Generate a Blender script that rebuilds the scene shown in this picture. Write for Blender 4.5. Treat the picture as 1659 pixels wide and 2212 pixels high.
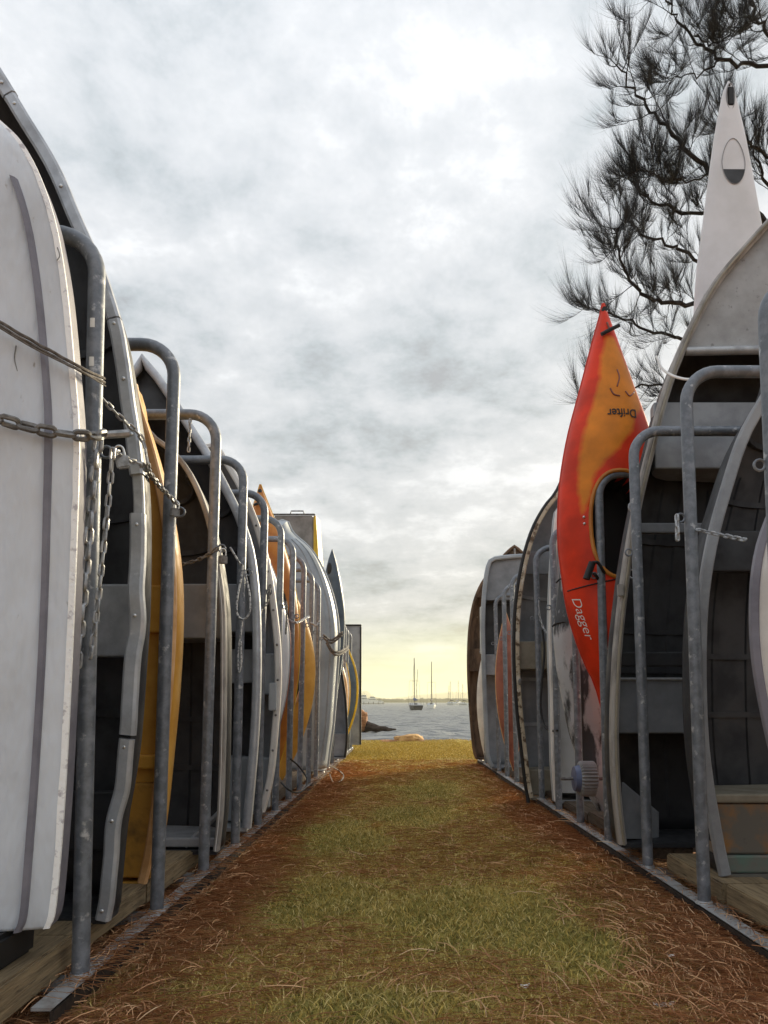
import bpy, bmesh, math, random
from mathutils import Vector, Matrix, noise
random.seed(7)
for o in list(bpy.data.objects): bpy.data.objects.remove(o, do_unlink=True)
SC = bpy.context.scene; COL = SC.collection
R = math.radians
# ---------------------------------------------------------------- camera
CAMZ, TILT, F = 0.85, R(3.2), 1598.0            # F in units of the 1659 x 2212 measuring grid
VX, PY = 861.0, 1515.0 - F * math.tan(TILT)
cd = bpy.data.cameras.new('camera'); cam = bpy.data.objects.new('camera', cd); COL.objects.link(cam)
cd.sensor_fit = 'VERTICAL'; cd.sensor_height = 36.0; cd.sensor_width = 27.0; cd.lens = 36.0 * F / 2212.0
cd.shift_x = -(VX - 829.5) / 2212.0; cd.shift_y = (PY - 1106.0) / 2212.0
cd.clip_start = 0.05; cd.clip_end = 30000
cam.location = (0, 0, CAMZ); cam.rotation_euler = (R(90) + TILT, 0, 0); SC.camera = cam
SC.render.resolution_x = 768; SC.render.resolution_y = 1024
# ---------------------------------------------------------------- world
SUN_AZ, SUN_EL = 36.0, 17.0                         # degrees right of straight ahead, above the horizon
sdir = Vector((math.sin(R(SUN_AZ)) * math.cos(R(SUN_EL)), math.cos(R(SUN_AZ)) * math.cos(R(SUN_EL)), math.sin(R(SUN_EL))))
w = bpy.data.worlds.new('World'); SC.world = w; w.use_nodes = True
nt = w.node_tree; nt.nodes.clear(); N = nt.nodes; LK = nt.links
def nd(t, **k):
    n = N.new(t)
    for a, b in k.items(): setattr(n, a, b)
    return n
def mth(op, a, b=None, c=None, clamp=False):
    n = N.new('ShaderNodeMath'); n.operation = op; n.use_clamp = clamp
    for i, v in enumerate((a, b, c)):
        if v is None: continue
        if isinstance(v, (int, float)): n.inputs[i].default_value = v
        else: LK.new(v, n.inputs[i])
    return n.outputs[0]
out = nd('ShaderNodeOutputWorld'); bg = nd('ShaderNodeBackground')
sky = nd('ShaderNodeTexSky', sky_type='NISHITA'); sky.sun_disc = False
sky.sun_elevation = R(SUN_EL); sky.sun_rotation = R(SUN_AZ); sky.air_density = 1.0; sky.dust_density = 2.0
tc = nd('ShaderNodeTexCoord'); sp = nd('ShaderNodeSeparateXYZ'); LK.new(tc.outputs['Generated'], sp.inputs[0])
zc = mth('MAXIMUM', sp.outputs[2], 0.0); den = mth('ADD', zc, 0.22)
cb = nd('ShaderNodeCombineXYZ')
LK.new(mth('DIVIDE', sp.outputs[0], den), cb.inputs[0]); LK.new(mth('DIVIDE', sp.outputs[1], den), cb.inputs[1])
def nz(scale, det, rough, dist, off):
    m = nd('ShaderNodeMapping'); m.inputs['Location'].default_value = off; LK.new(cb.outputs[0], m.inputs[0])
    n = nd('ShaderNodeTexNoise'); n.inputs['Scale'].default_value = scale; n.inputs['Detail'].default_value = det
    n.inputs['Roughness'].default_value = rough; n.inputs['Distortion'].default_value = dist
    LK.new(m.outputs[0], n.inputs['Vector']); return n.outputs[0]
n1 = nz(1.5, 3, .5, .1, (3.1, 1.7, 0)); n2 = nz(4.6, 10, .64, .08, (7.3, 2.2, 1))
cl = mth('ADD', mth('MULTIPLY', n1, .44), mth('MULTIPLY', n2, .56))
rp = nd('ShaderNodeValToRGB'); LK.new(cl, rp.inputs[0])
e = rp.color_ramp.elements
e[0].position = .385; e[0].color = (.39, .415, .455, 1); e[1].position = .61; e[1].color = (.90, .92, .955, 1)
for p, c in ((.44, (.50, .55, .595, 1)), (.49, (.62, .655, .70, 1)), (.55, (.715, .74, .78, 1))):
    q = e.new(p); q.color = c
# low warm band and the glow of the veiled sun
dp = nd('ShaderNodeVectorMath', operation='DOT_PRODUCT'); LK.new(tc.outputs['Generated'], dp.inputs[0]); dp.inputs[1].default_value = sdir
band = mth('POWER', mth('SUBTRACT', 1.0, mth('MULTIPLY', zc, 8.0), clamp=True), 1.5)
ahead = mth('POWER', mth('MAXIMUM', mth('MULTIPLY_ADD', dp.outputs['Value'], .5, .5), 0.0), 4.0)
warm = mth('MULTIPLY', band, mth('MULTIPLY_ADD', ahead, 1.4, .05), clamp=True)
mx = nd('ShaderNodeMixRGB'); LK.new(warm, mx.inputs[0]); LK.new(rp.outputs[0], mx.inputs[1]); mx.inputs[2].default_value = (1.03, 1.13, .60, 1)
glow = mth('MULTIPLY', mth('POWER', mth('MAXIMUM', dp.outputs['Value'], 0.0), 10.0), mth('POWER', band, 1.5))
mg = nd('ShaderNodeMixRGB'); LK.new(mth('MULTIPLY', glow, .75, clamp=True), mg.inputs[0]); LK.new(mx.outputs[0], mg.inputs[1]); mg.inputs[2].default_value = (1.02, 1.12, .38, 1)
nk = nd('ShaderNodeMixRGB', blend_type='MULTIPLY'); nk.inputs[0].default_value = 1; LK.new(sky.outputs[0], nk.inputs[1]); nk.inputs[2].default_value = (.10, .10, .10, 1)
# overcast skies brighten steadily towards the zenith
grad = mth('MULTIPLY', mth('MULTIPLY_ADD', zc, .8, 1.0), .775)
mz = nd('ShaderNodeMixRGB', blend_type='MULTIPLY'); mz.inputs[0].default_value = 1; LK.new(rp.outputs[0], mz.inputs[1]); LK.new(grad, mz.inputs[2]); LK.new(mz.outputs[0], mx.inputs[1])
ms = nd('ShaderNodeMixRGB'); ms.inputs[0].default_value = .93; LK.new(nk.outputs[0], ms.inputs[1]); LK.new(mg.outputs[0], ms.inputs[2])
LK.new(ms.outputs[0], bg.inputs[0]); bg.inputs[1].default_value = 0.78; LK.new(bg.outputs[0], out.inputs[0])
# ---------------------------------------------------------------- sun behind thin cloud, ahead and low
sl = bpy.data.lights.new('sun', 'SUN'); so = bpy.data.objects.new('sun', sl); COL.objects.link(so)
sl.energy = 5.0; sl.angle = R(9); sl.color = (1.0, .86, .60)
so.rotation_euler = (-sdir).to_track_quat('-Z', 'Y').to_euler()
SC.view_settings.view_transform = 'Standard'; SC.view_settings.look = 'None'
SC.view_settings.exposure = 0.52; SC.view_settings.gamma = 1.0
try: SC.view_settings.use_curve_mapping = False
except Exception: pass

# ---------------------------------------------------------------- helpers
SLOPE = 0.0088
def gz(y): return -SLOPE * y                       # the lawn falls gently towards the water
def rz(y): return gz(y) + 0.10                     # top of the rack's base rail
CT, ST = math.cos(TILT), math.sin(TILT)
def at(px, py, y):                                 # measured picture point at depth y -> (x, z)
    k = (PY - py) / F
    dz = y * (ST + k * CT) / (CT - k * ST)
    return (px - VX) / F * (y * CT + dz * ST), CAMZ + dz
def at3(px, py, y):
    x, z = at(px, py, y); return Vector((x, y, z))
def tag(o, label, cat, group=None, kind=None):
    o['label'] = label
    if cat: o['category'] = cat
    if group: o['group'] = group
    if kind: o['kind'] = kind
    return o
def thing(name, label, cat, loc, group=None, rot=(0, 0, 0)):
    o = bpy.data.objects.new(name, None); COL.objects.link(o); o.location = loc; o.rotation_euler = rot
    o.empty_display_size = .1
    return tag(o, label, cat, group)
def rootloc(p):
    while p.parent: p = p.parent
    return p.location
class MB:
    def __init__(s): s.v = []; s.f = []; s.m = []
    def face(s, idx, m=0): s.f.append(tuple(idx)); s.m.append(m)
    def box(s, x0, x1, y0, y1, z0, z1, m=0, bev=0.0):
        b = len(s.v); c = min(bev, .45 * min(x1 - x0, y1 - y0, z1 - z0))
        if c <= 0:
            s.v += [Vector(p) for p in ((x0,y0,z0),(x1,y0,z0),(x1,y1,z0),(x0,y1,z0),(x0,y0,z1),(x1,y0,z1),(x1,y1,z1),(x0,y1,z1))]
            for q in ((0,3,2,1),(4,5,6,7),(0,1,5,4),(1,2,6,5),(2,3,7,6),(3,0,4,7)): s.face([b+i for i in q], m)
        else:
            bm = bmesh.new(); bmesh.ops.create_cube(bm, size=1)
            for v in bm.verts: v.co = Vector((x0 + (v.co.x+.5)*(x1-x0), y0 + (v.co.y+.5)*(y1-y0), z0 + (v.co.z+.5)*(z1-z0)))
            bmesh.ops.bevel(bm, geom=bm.edges[:], offset=c, segments=2, affect='EDGES')
            bm.verts.index_update(); s.v += [v.co.copy() for v in bm.verts]
            for f in bm.faces: s.face([b + v.index for v in f.verts], m)
            bm.free()
        return s
    def ring(s, a, b, n, m=0):
        for i in range(n): s.face((a+i, a+(i+1) % n, b+(i+1) % n, b+i), m)
    def tube(s, pts, r, n=10, caps=True, closed=False, m=0):
        pts = [Vector(p) for p in pts]; K = len(pts); rs = r if isinstance(r, (list, tuple)) else [r]*K
        t0 = (pts[1]-pts[0]).normalized(); up = Vector((0,0,1)) if abs(t0.z) < .9 else Vector((1,0,0))
        nn = t0.cross(up).normalized(); base = len(s.v)
        for i, p in enumerate(pts):
            if closed: t = (pts[(i+1) % K] - pts[i-1]).normalized()
            else: t = (pts[min(i+1, K-1)] - pts[max(i-1, 0)]).normalized()
            nn = (nn - t*nn.dot(t))
            nn = nn.normalized() if nn.length > 1e-6 else t.orthogonal().normalized()
            bb = t.cross(nn)
            for j in range(n):
                a = 2*math.pi*j/n; s.v.append(p + (nn*math.cos(a) + bb*math.sin(a))*rs[i])
            if i: s.ring(base+(i-1)*n, base+i*n, n, m)
        if closed: s.ring(base+(K-1)*n, base, n, m)
        elif caps:
            s.face([base+j for j in range(n)][::-1], m); s.face([base+(K-1)*n+j for j in range(n)], m)
        return s
    def sweep(s, path, prof, m=0, caps=True):      # path: 3d points in a plane y = const; prof: (in-plane outward, along y)
        path = [Vector(p) for p in path]; K = len(path); n = len(prof); base = len(s.v)
        for i, p in enumerate(path):
            t = (path[min(i+1, K-1)] - path[max(i-1, 0)]); t.y = 0; t.normalize()
            nr = Vector((-t.z, 0, t.x))
            for a, b in prof: s.v.append(p + nr*a + Vector((0, b, 0)))
            if i: s.ring(base+(i-1)*n, base+i*n, n, m)
        if caps: s.face([base+j for j in range(n)][::-1], m); s.face([base+(K-1)*n+j for j in range(n)], m)
        return s
    def ball(s, c, r, n=8, k=5, sc=(1,1,1), m=0):
        c = Vector(c); b = len(s.v)
        for i in range(k+1):
            th = math.pi*i/k
            for j in range(n):
                a = 2*math.pi*j/n; s.v.append(c + Vector((r*sc[0]*math.sin(th)*math.cos(a), r*sc[1]*math.sin(th)*math.sin(a), r*sc[2]*math.cos(th))))
            if i: s.ring(b+(i-1)*n, b+i*n, n, m)
        return s
    def build(s, name, mats, parent=None, smooth=False, local=False, angle=40):
        off = Vector((0,0,0)) if (local or parent is None) else rootloc(parent)
        me = bpy.data.meshes.new(name); me.from_pydata([tuple(v-off) for v in s.v], [], s.f)
        if not isinstance(mats, (list, tuple)): mats = [mats]
        for q in mats: me.materials.append(q)
        if len(mats) > 1: me.polygons.foreach_set('material_index', s.m)
        bm = bmesh.new(); bm.from_mesh(me); bmesh.ops.remove_doubles(bm, verts=bm.verts, dist=1e-5)
        bmesh.ops.recalc_face_normals(bm, faces=bm.faces); bm.to_mesh(me); bm.free()
        if smooth:
            me.polygons.foreach_set('use_smooth', [True]*len(me.polygons))
            try: me.set_sharp_from_angle(angle=R(angle))
            except Exception: pass
        o = bpy.data.objects.new(name, me); COL.objects.link(o)
        if parent: o.parent = parent
        return o
def link_copy(src, parent, loc=None, mat=None):
    c = src.copy(); COL.objects.link(c); c.parent = parent
    if mat is not None: c.matrix_local = mat
    elif loc is not None: c.location = loc
    return c
def catmull(pts, per=6):
    P = [Vector(p) for p in pts]; P = [P[0]*2-P[1]] + P + [P[-1]*2-P[-2]]; o = []
    for i in range(1, len(P)-2):
        a, b, c, d = P[i-1:i+3]
        for k in range(per):
            t = k/per
            o.append(.5*((2*b)+(c-a)*t+(2*a-5*b+4*c-d)*t*t+(3*b-a-3*c+d)*t**3))
    o.append(P[-2].copy()); return o

# ---------------------------------------------------------------- materials
def pmat(name, c1, c2=None, scale=8.0, rough=.6, metal=0.0, bump=0.0, bscale=None, lo=.4, hi=.62, c3=None, s3=40.0, lo3=.62, hi3=.70, stretch=(1,1,1), spec=.5, det=6, coat=0.0):
    m = bpy.data.materials.new(name); m.use_nodes = True; t = m.node_tree; b = t.nodes['Principled BSDF']
    b.inputs['Roughness'].default_value = rough; b.inputs['Metallic'].default_value = metal
    b.inputs['Specular IOR Level'].default_value = spec
    if coat: b.inputs['Coat Weight'].default_value = coat; b.inputs['Coat Roughness'].default_value = .15
    g = t.nodes.new('ShaderNodeNewGeometry'); mp = t.nodes.new('ShaderNodeMapping'); mp.inputs['Scale'].default_value = stretch
    t.links.new(g.outputs['Position'], mp.inputs[0])
    def noi(sc, d=det, r=.6):
        n = t.nodes.new('ShaderNodeTexNoise'); n.inputs['Scale'].default_value = sc; n.inputs['Detail'].default_value = d; n.inputs['Roughness'].default_value = r
        t.links.new(mp.outputs[0], n.inputs['Vector']); return n.outputs[0]
    def step(src, a, z):
        r = t.nodes.new('ShaderNodeMapRange'); r.inputs[1].default_value = a; r.inputs[2].default_value = z; t.links.new(src, r.inputs[0]); return r.outputs[0]
    if c2 is None: b.inputs['Base Color'].default_value = (*c1, 1)
    else:
        mx = t.nodes.new('ShaderNodeMixRGB'); mx.inputs[1].default_value = (*c1, 1); mx.inputs[2].default_value = (*c2, 1)
        f = step(noi(scale), lo, hi); t.links.new(f, mx.inputs[0]); last = mx.outputs[0]
        if c3 is not None:
            m3 = t.nodes.new('ShaderNodeMixRGB'); t.links.new(step(noi(s3), lo3, hi3), m3.inputs[0]); t.links.new(last, m3.inputs[1]); m3.inputs[2].default_value = (*c3, 1); last = m3.outputs[0]
        t.links.new(last, b.inputs['Base Color'])
        rr = t.nodes.new('ShaderNodeMapRange'); rr.inputs[3].default_value = max(.05, rough-.1); rr.inputs[4].default_value = min(1, rough+.15)
        t.links.new(f, rr.inputs[0]); t.links.new(rr.outputs[0], b.inputs['Roughness'])
    if bump:
        bp = t.nodes.new('ShaderNodeBump'); bp.inputs['Strength'].default_value = 1.0; bp.inputs['Distance'].default_value = bump
        t.links.new(noi(bscale or scale, 4), bp.inputs['Height']); t.links.new(bp.outputs[0], b.inputs['Normal'])
    return m
M = {}
M['galv'] = pmat('galvanised_steel', (.145,.162,.188), (.25,.27,.305), 26, .5, .3, .0006, 60, .42, .66, c3=(.52,.53,.55), s3=22, lo3=.60, hi3=.70)
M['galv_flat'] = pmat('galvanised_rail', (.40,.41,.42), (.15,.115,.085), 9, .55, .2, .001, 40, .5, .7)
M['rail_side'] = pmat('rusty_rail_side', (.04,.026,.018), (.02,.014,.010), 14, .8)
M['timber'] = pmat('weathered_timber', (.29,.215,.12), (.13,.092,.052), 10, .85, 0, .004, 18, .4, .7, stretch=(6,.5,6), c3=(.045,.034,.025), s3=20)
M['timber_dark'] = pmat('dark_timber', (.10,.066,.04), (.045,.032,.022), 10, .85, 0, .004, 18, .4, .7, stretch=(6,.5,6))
M['white'] = pmat('worn_white_paint', (.66,.70,.765), (.52,.55,.60), 2.2, .42, 0, .03, 4.0, .4, .7, c3=(.36,.35,.34), s3=30, lo3=.67, hi3=.74, stretch=(1.5,1.5,.5))
M['white_edge'] = pmat('flaking_white_edge', (.95,.95,.95), (.55,.53,.56), 42, .5, 0, .003, 60, .56, .66)
M['lilac'] = pmat('lilac_paint_and_shade', (.225,.22,.265), (.16,.155,.19), 6, .5)
M['alu'] = pmat('dull_aluminium', (.50,.525,.565), (.35,.37,.405), 9, .45, .35, .003, 12, .4, .65, c3=(.62,.64,.67), s3=20, lo3=.64, hi3=.74)
M['alu_light'] = pmat('bare_aluminium', (.46,.48,.50), (.33,.34,.36), 14, .42, .3, .002, 18)
M['rivet'] = pmat('rivet_metal', (.6,.61,.62), None, rough=.3, metal=.8)
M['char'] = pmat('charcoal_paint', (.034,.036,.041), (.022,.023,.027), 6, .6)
M['grey'] = pmat('grey_gelcoat', (.24,.255,.28), (.175,.187,.205), 5, .5, 0, .002, 6)
M['midgrey'] = pmat('mid_grey_paint', (.34,.355,.38), (.24,.25,.27), 6, .5, 0, .002, 8)
M['lightgrey'] = pmat('light_grey_gelcoat', (.44,.47,.50), (.33,.355,.38), 4, .4, 0, .003, 5, .4, .7)
M['paleblue'] = pmat('pale_blue_grey_gelcoat', (.36,.40,.44), (.24,.27,.30), 3.5, .4, 0, .004, 5, .4, .7)
M['mustard'] = pmat('mustard_plastic', (.76,.41,.075), (.62,.30,.04), 5, .45, 0, .003, 10)
M['mustard_dirty'] = pmat('muddy_mustard_plastic', (.55,.28,.05), (.24,.13,.03), 11, .55, 0, .003, 16, .45, .7)
M['peach'] = pmat('faded_peach_rim', (.78,.46,.22), (.62,.32,.12), 9, .5)
M['orange'] = pmat('orange_plastic', (.58,.22,.025), (.42,.14,.018), 5, .4)
M['yellow'] = pmat('yellow_plastic', (.80,.52,.03), (.60,.36,.02), 6, .4)
M['black'] = pmat('black_rubber_and_shade', (.012,.012,.013), None, rough=.6)
M['navy'] = pmat('slate_blue_plastic', (.085,.12,.165), (.06,.085,.12), 5, .4)
M['redbrown'] = pmat('faded_red_brown_plastic', (.34,.12,.08), (.20,.06,.04), 5, .5)
M['brownply'] = pmat('weathered_brown_plywood', (.17,.105,.065), (.07,.045,.03), 7, .8, 0, .003, 16, stretch=(2,2,.6), c3=(.30,.24,.17), s3=14, lo3=.62, hi3=.7)
M['ivory_peel'] = pmat('peeling_ivory_paint', (.52,.45,.33), (.13,.085,.05), 16, .6, 0, .003, 22, .5, .58, c3=(.66,.62,.52), s3=9, lo3=.55, hi3=.6)
M['tan'] = pmat('tan_painted_seat', (.30,.27,.21), (.21,.185,.14), 7, .6)
M['ochre'] = pmat('mud_stained_transom', (.15,.14,.12), (.40,.18,.035), 4.0, .65, 0, 0, None, .44, .60, c3=(.05,.045,.04), s3=18)
M['seagreen'] = pmat('faded_green_paint', (.13,.20,.165), (.19,.17,.15), 12, .6)
M['kwhite'] = pmat('white_plastic', (.74,.755,.79), (.66,.675,.70), 4, .38)
M['ivory'] = pmat('ivory_gelcoat', (.80,.775,.745), (.66,.63,.60), 6, .42, c3=(.35,.32,.28), s3=26, lo3=.70, hi3=.74)
M['deckply'] = pmat('foredeck_paint', (.40,.41,.42), (.29,.295,.30), 6, .6, 0, .001, 18, .4, .66, c3=(.22,.22,.22), s3=30)
M['ridge'] = pmat('grey_timber_gunwale', (.38,.36,.34), (.22,.205,.19), 14, .65, 0, .002, 30, stretch=(1,1,.4))
M['chain'] = pmat('galvanised_chain', (.42,.43,.45), (.26,.27,.28), 40, .38, .4)
M['chain_dark'] = pmat('weathered_chain', (.22,.215,.21), (.12,.115,.11), 40, .5, .35)
M['lock'] = pmat('padlock_body', (.42,.43,.44), (.22,.22,.22), 30, .4, .5)
M['rope'] = pmat('weathered_rope', (.17,.15,.135), (.09,.08,.07), 60, .9, 0, .002, 90)
M['rope_w'] = pmat('white_flecked_rope', (.60,.61,.62), (.16,.17,.19), 70, .85, 0, .002, 90, .5, .55)
M['wheel_blue'] = pmat('blue_plastic_hub', (.10,.13,.24), (.07,.09,.17), 9, .5)
M['tyre'] = pmat('grey_plastic_tyre', (.24,.245,.25), (.17,.17,.175), 9, .6)
M['tarp'] = pmat('streaked_tarpaulin', (.50,.52,.55), (.05,.055,.06), 5, .45, 0, .01, 7, .46, .54, stretch=(1.6,1.6,.45))
M['sticker'] = pmat('white_sticker', (.8,.8,.78), None, rough=.6)
M['bark'] = pmat('dark_bark', (.018,.015,.014), (.01,.009,.009), 12, .95, 0, .01, 20)
M['foliage'] = pmat('dark_needle_foliage', (.034,.037,.040), (.052,.055,.058), 2.2, .85, spec=.05)
# ================================================================ the setting
BLOBS = [(-.36,3.17,.40,.5), (-.45,4.6,.42,.8), (.30,2.9,.55,.6), (.55,2.6,.4,.45), (-.62,2.12,.12,.12), (-.1,2.0,.3,.16), (.25,7.2,.4,1.2), (-.5,13.0,.6,1.0), (.1,5.6,.4,.7)]
def green(x, y):                                   # where living grass still stands
    n = .45*noise.noise(Vector((x*3.0, y*2.2, 2.5))) + .5*noise.noise(Vector((x*8, y*6, 8)))
    g = 1.15*max(math.exp(-((x-a)/c)**2 - ((y-b)/d)**2) for a, b, c, d in BLOBS)
    return max(0.0, min(.9, (g - .34 + n*.7)*1.3))
def grassy(x, y):                                  # where dry grass grows through the fallen needles
    c = math.exp(-abs((x - .12) / .86)**3)
    n = noise.noise(Vector((x*1.5 + 4, y*.9, 1.5)))*.8 + noise.noise(Vector((x*4.1, y*2.6, 7)))*.55
    g = c*1.3 + n*.5 - .22
    if y > 10.6: g = max(g, .75 + n*.5)
    if 6.6 < y < 10.2: g -= .35*math.exp(-((x+.1)/.5)**2)
    return max(0.0, min(1.0, g*1.5))
def edge_y(x): return 17.6 + .5*noise.noise(Vector((x*.5, 3, 0))) + .22*noise.noise(Vector((x*1.9, 8, 0)))
def ground_z(x, y):
    z = gz(y) + .045 + .018*noise.noise(Vector((x*1.1, y*.8, 0))) + .008*noise.noise(Vector((x*4, y*4, 3)))
    e = edge_y(x)
    if y > e - .6: z += .05*max(0, min(1, (y-e+.6)/.6))
    if y > e: z -= 1.5*min(1.0, (y-e)/.9)**.8
    return z
xs = [-60,-40,-25,-15,-9,-6,-4,-3,-2.4,-2,-1.6] + [-1.4+.07*i for i in range(44)] + [1.72,2,2.4,3,4,6,9,15,25,40,60]
ys = [-60,-30,-15,-8,-4,-2,-1,0,.6,1.0] + [1.2+.07*i for i in range(150)] + [11.8+.14*i for i in range(54)] + [20,22,26]
g = MB(); ga = []
for y in ys:
    for x in xs: g.v.append(Vector((x, y, ground_z(x, y)))); ga.append(grassy(x, y))
nx = len(xs)
for j in range(len(ys)-1):
    for i in range(nx-1): g.face((j*nx+i, j*nx+i+1, (j+1)*nx+i+1, (j+1)*nx+i))
gm = bpy.data.materials.new('needle_litter_ground'); gm.use_nodes = True
def ground_material(m):
    t = m.node_tree; b = t.nodes['Principled BSDF']; b.inputs['Roughness'].default_value = .95; b.inputs['Specular IOR Level'].default_value = .1
    geo = t.nodes.new('ShaderNodeNewGeometry')
    def noi(sc, d=8):
        n = t.nodes.new('ShaderNodeTexNoise'); n.inputs['Scale'].default_value = sc; n.inputs['Detail'].default_value = d; n.inputs['Roughness'].default_value = .65
        t.links.new(geo.outputs['Position'], n.inputs['Vector']); return n.outputs[0]
    def ramp(src, *st):
        r = t.nodes.new('ShaderNodeValToRGB'); t.links.new(src, r.inputs[0]); el = r.color_ramp.elements
        el[0].position = st[0][0]; el[0].color = (*st[0][1], 1); el[1].position = st[-1][0]; el[1].color = (*st[-1][1], 1)
        for p, c in st[1:-1]: q = el.new(p); q.color = (*c, 1)
        return r.outputs[0]
    litter = ramp(noi(34), (.34, (.11,.058,.030)), (.5, (.42,.215,.105)), (.68, (.66,.40,.22)))
    grass = ramp(noi(26), (.34, (.15,.11,.035)), (.5, (.46,.345,.10)), (.68, (.66,.52,.18)))
    lush = ramp(noi(26), (.34, (.09,.083,.025)), (.5, (.27,.24,.06)), (.68, (.44,.38,.11)))
    at_ = t.nodes.new('ShaderNodeAttribute'); at_.attribute_name = 'grass'
    mm = t.nodes.new('ShaderNodeMath'); mm.operation = 'MULTIPLY_ADD'; t.links.new(noi(9), mm.inputs[0]); mm.inputs[1].default_value = .7; mm.inputs[2].default_value = -.35
    ad = t.nodes.new('ShaderNodeMath'); ad.operation = 'ADD'; ad.use_clamp = True; t.links.new(at_.outputs['Fac'], ad.inputs[0]); t.links.new(mm.outputs[0], ad.inputs[1])
    mx = t.nodes.new('ShaderNodeMixRGB'); t.links.new(ad.outputs[0], mx.inputs[0]); t.links.new(litter, mx.inputs[1]); t.links.new(grass, mx.inputs[2])
    ag = t.nodes.new('ShaderNodeAttribute'); ag.attribute_name = 'green'; m4 = t.nodes.new('ShaderNodeMixRGB'); t.links.new(ag.outputs['Fac'], m4.inputs[0]); t.links.new(mx.outputs[0], m4.inputs[1]); t.links.new(lush, m4.inputs[2])
    t.links.new(m4.outputs[0], b.inputs['Base Color'])
    bp = t.nodes.new('ShaderNodeBump'); bp.inputs['Distance'].default_value = .03; t.links.new(noi(45), bp.inputs['Height']); t.links.new(bp.outputs[0], b.inputs['Normal'])
ground_material(gm)
go = g.build('ground', gm, smooth=True, angle=180); go['kind'] = 'structure'; go['label'] = 'strip of lawn covered in fallen brown needles between the racks'
# remove_doubles keeps vertex order here, so the attribute lines up
att = go.data.attributes.new('grass', 'FLOAT', 'POINT'); att.data.foreach_set('value', [grassy(v.co.x, v.co.y) for v in go.data.vertices])

att = go.data.attributes.new('green', 'FLOAT', 'POINT'); att.data.foreach_set('value', [green(v.co.x, v.co.y) for v in go.data.vertices])

def random_mat(name, cols, rough=.9):
    m = bpy.data.materials.new(name); m.use_nodes = True; t = m.node_tree; b = t.nodes['Principled BSDF']; b.inputs['Roughness'].default_value = rough; b.inputs['Specular IOR Level'].default_value = .15
    ge = t.nodes.new('ShaderNodeNewGeometry'); r = t.nodes.new('ShaderNodeValToRGB'); t.links.new(ge.outputs['Random Per Island'], r.inputs[0])
    el = r.color_ramp.elements; el[0].position = 0; el[0].color = (*cols[0], 1); el[1].position = 1; el[1].color = (*cols[-1], 1)
    for i, c in enumerate(cols[1:-1]): q = el.new((i+1)/(len(cols)-1)); q.color = (*c, 1)
    t.links.new(r.outputs[0], b.inputs['Base Color']); return m
def raw_mesh(name, v, f, mat):
    me = bpy.data.meshes.new(name); me.from_pydata(v, [], f); me.materials.append(mat)
    o = bpy.data.objects.new(name, me); COL.objects.link(o); return o
NEED = random_mat('fallen_needle', [(.20,.09,.046), (.48,.245,.125), (.64,.38,.20), (.66,.40,.22), (.38,.17,.08), (.68,.48,.29)])
GRAS = random_mat('short_grass', [(.20,.15,.04), (.42,.30,.07), (.58,.42,.115), (.28,.21,.055), (.76,.60,.26), (.48,.33,.09)])
rnd = random.Random(3)
LX_ = -.892
def scatter_needles(n, y0, y1, lmin, lmax, wd):
    v, f = [], []
    while n > 0:
        t = rnd.random(); y = y0*(y1/y0)**t; x = rnd.uniform(-1.02, 1.30)
        if rnd.random() < grassy(x, y)*.8 + green(x, y)*.5: n -= 1; continue
        n -= 1
        L = rnd.uniform(lmin, lmax); a = rnd.gauss(.1, .95); cv = rnd.uniform(-.8, .8); k = 4
        z = ground_z(x, y) + rnd.uniform(.002, .016)
        if (LX_-.09 < x < LX_+.04 or 1.14 < x < 1.27) and y > 1.95:
            if rnd.random() > .18 + .5*max(0, noise.noise(Vector((y*2.5, x*3, 3)))): continue
            z = rz(y) + .004
        tl = rnd.uniform(-.03, .06); b = len(v); px, py = x, y
        wz = wd*(1 + .12*y)
        for i in range(k):
            s = i/(k-1); w2 = wz*(1 - .7*s)
            v.append((px - w2*math.sin(a), py + w2*math.cos(a), z + tl*s*L + .010*math.sin(3*s)))
            v.append((px + w2*math.sin(a), py - w2*math.cos(a), z + tl*s*L + .010*math.sin(3*s) + .002))
            px += math.cos(a)*L/(k-1); py += math.sin(a)*L/(k-1); a += cv/(k-1)
            if i: f.append((b+2*i-2, b+2*i-1, b+2*i+1, b+2*i))
    return v, f
v, f = scatter_needles(115000, 1.75, 11.4, .03, .17, .0010)
o = raw_mesh('fallen_needles', v, f, NEED); tag(o, 'loose brown needles lying all over the ground between the racks', 'leaf litter', kind='stuff')
def scatter_grass(n, y0, y1, dens, hmin, hmax, flat):
    v, f = [], []
    for _ in range(n):
        y = y0*(y1/y0)**rnd.random(); x = rnd.uniform(-1.15, 1.35)
        if rnd.random() > dens(x, y): continue
        h = rnd.uniform(hmin, hmax); a = rnd.uniform(0, 6.283); ln = rnd.uniform(.3, 1.6)*h*flat; w = .0015*(1 + .10*y); z = ground_z(x, y); b = len(v)
        cx, sx = math.cos(a), math.sin(a); ww = rnd.uniform(0, 6.283); wx, wy = w*math.cos(ww), w*math.sin(ww)
        v += [(x-wx, y-wy, z-.004), (x+wx, y+wy, z-.004), (x+cx*ln*.4+wx*.7, y+sx*ln*.4+wy*.7, z+h*.65), (x+cx*ln*.4-wx*.7, y+sx*ln*.4-wy*.7, z+h*.65), (x+cx*ln, y+sx*ln, z+h)]
        f += [(b, b+1, b+2, b+3), (b+3, b+2, b+4)]
    return v, f
v, f = scatter_grass(150000, 1.75, 18.2, lambda x, y: grassy(x, y)*.8 + .05, .006, .024, 1.6)
o = raw_mesh('dry_grass', v, f, GRAS); tag(o, 'short dry yellowish grass down the middle of the strip between the racks', 'grass', kind='stuff')
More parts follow.
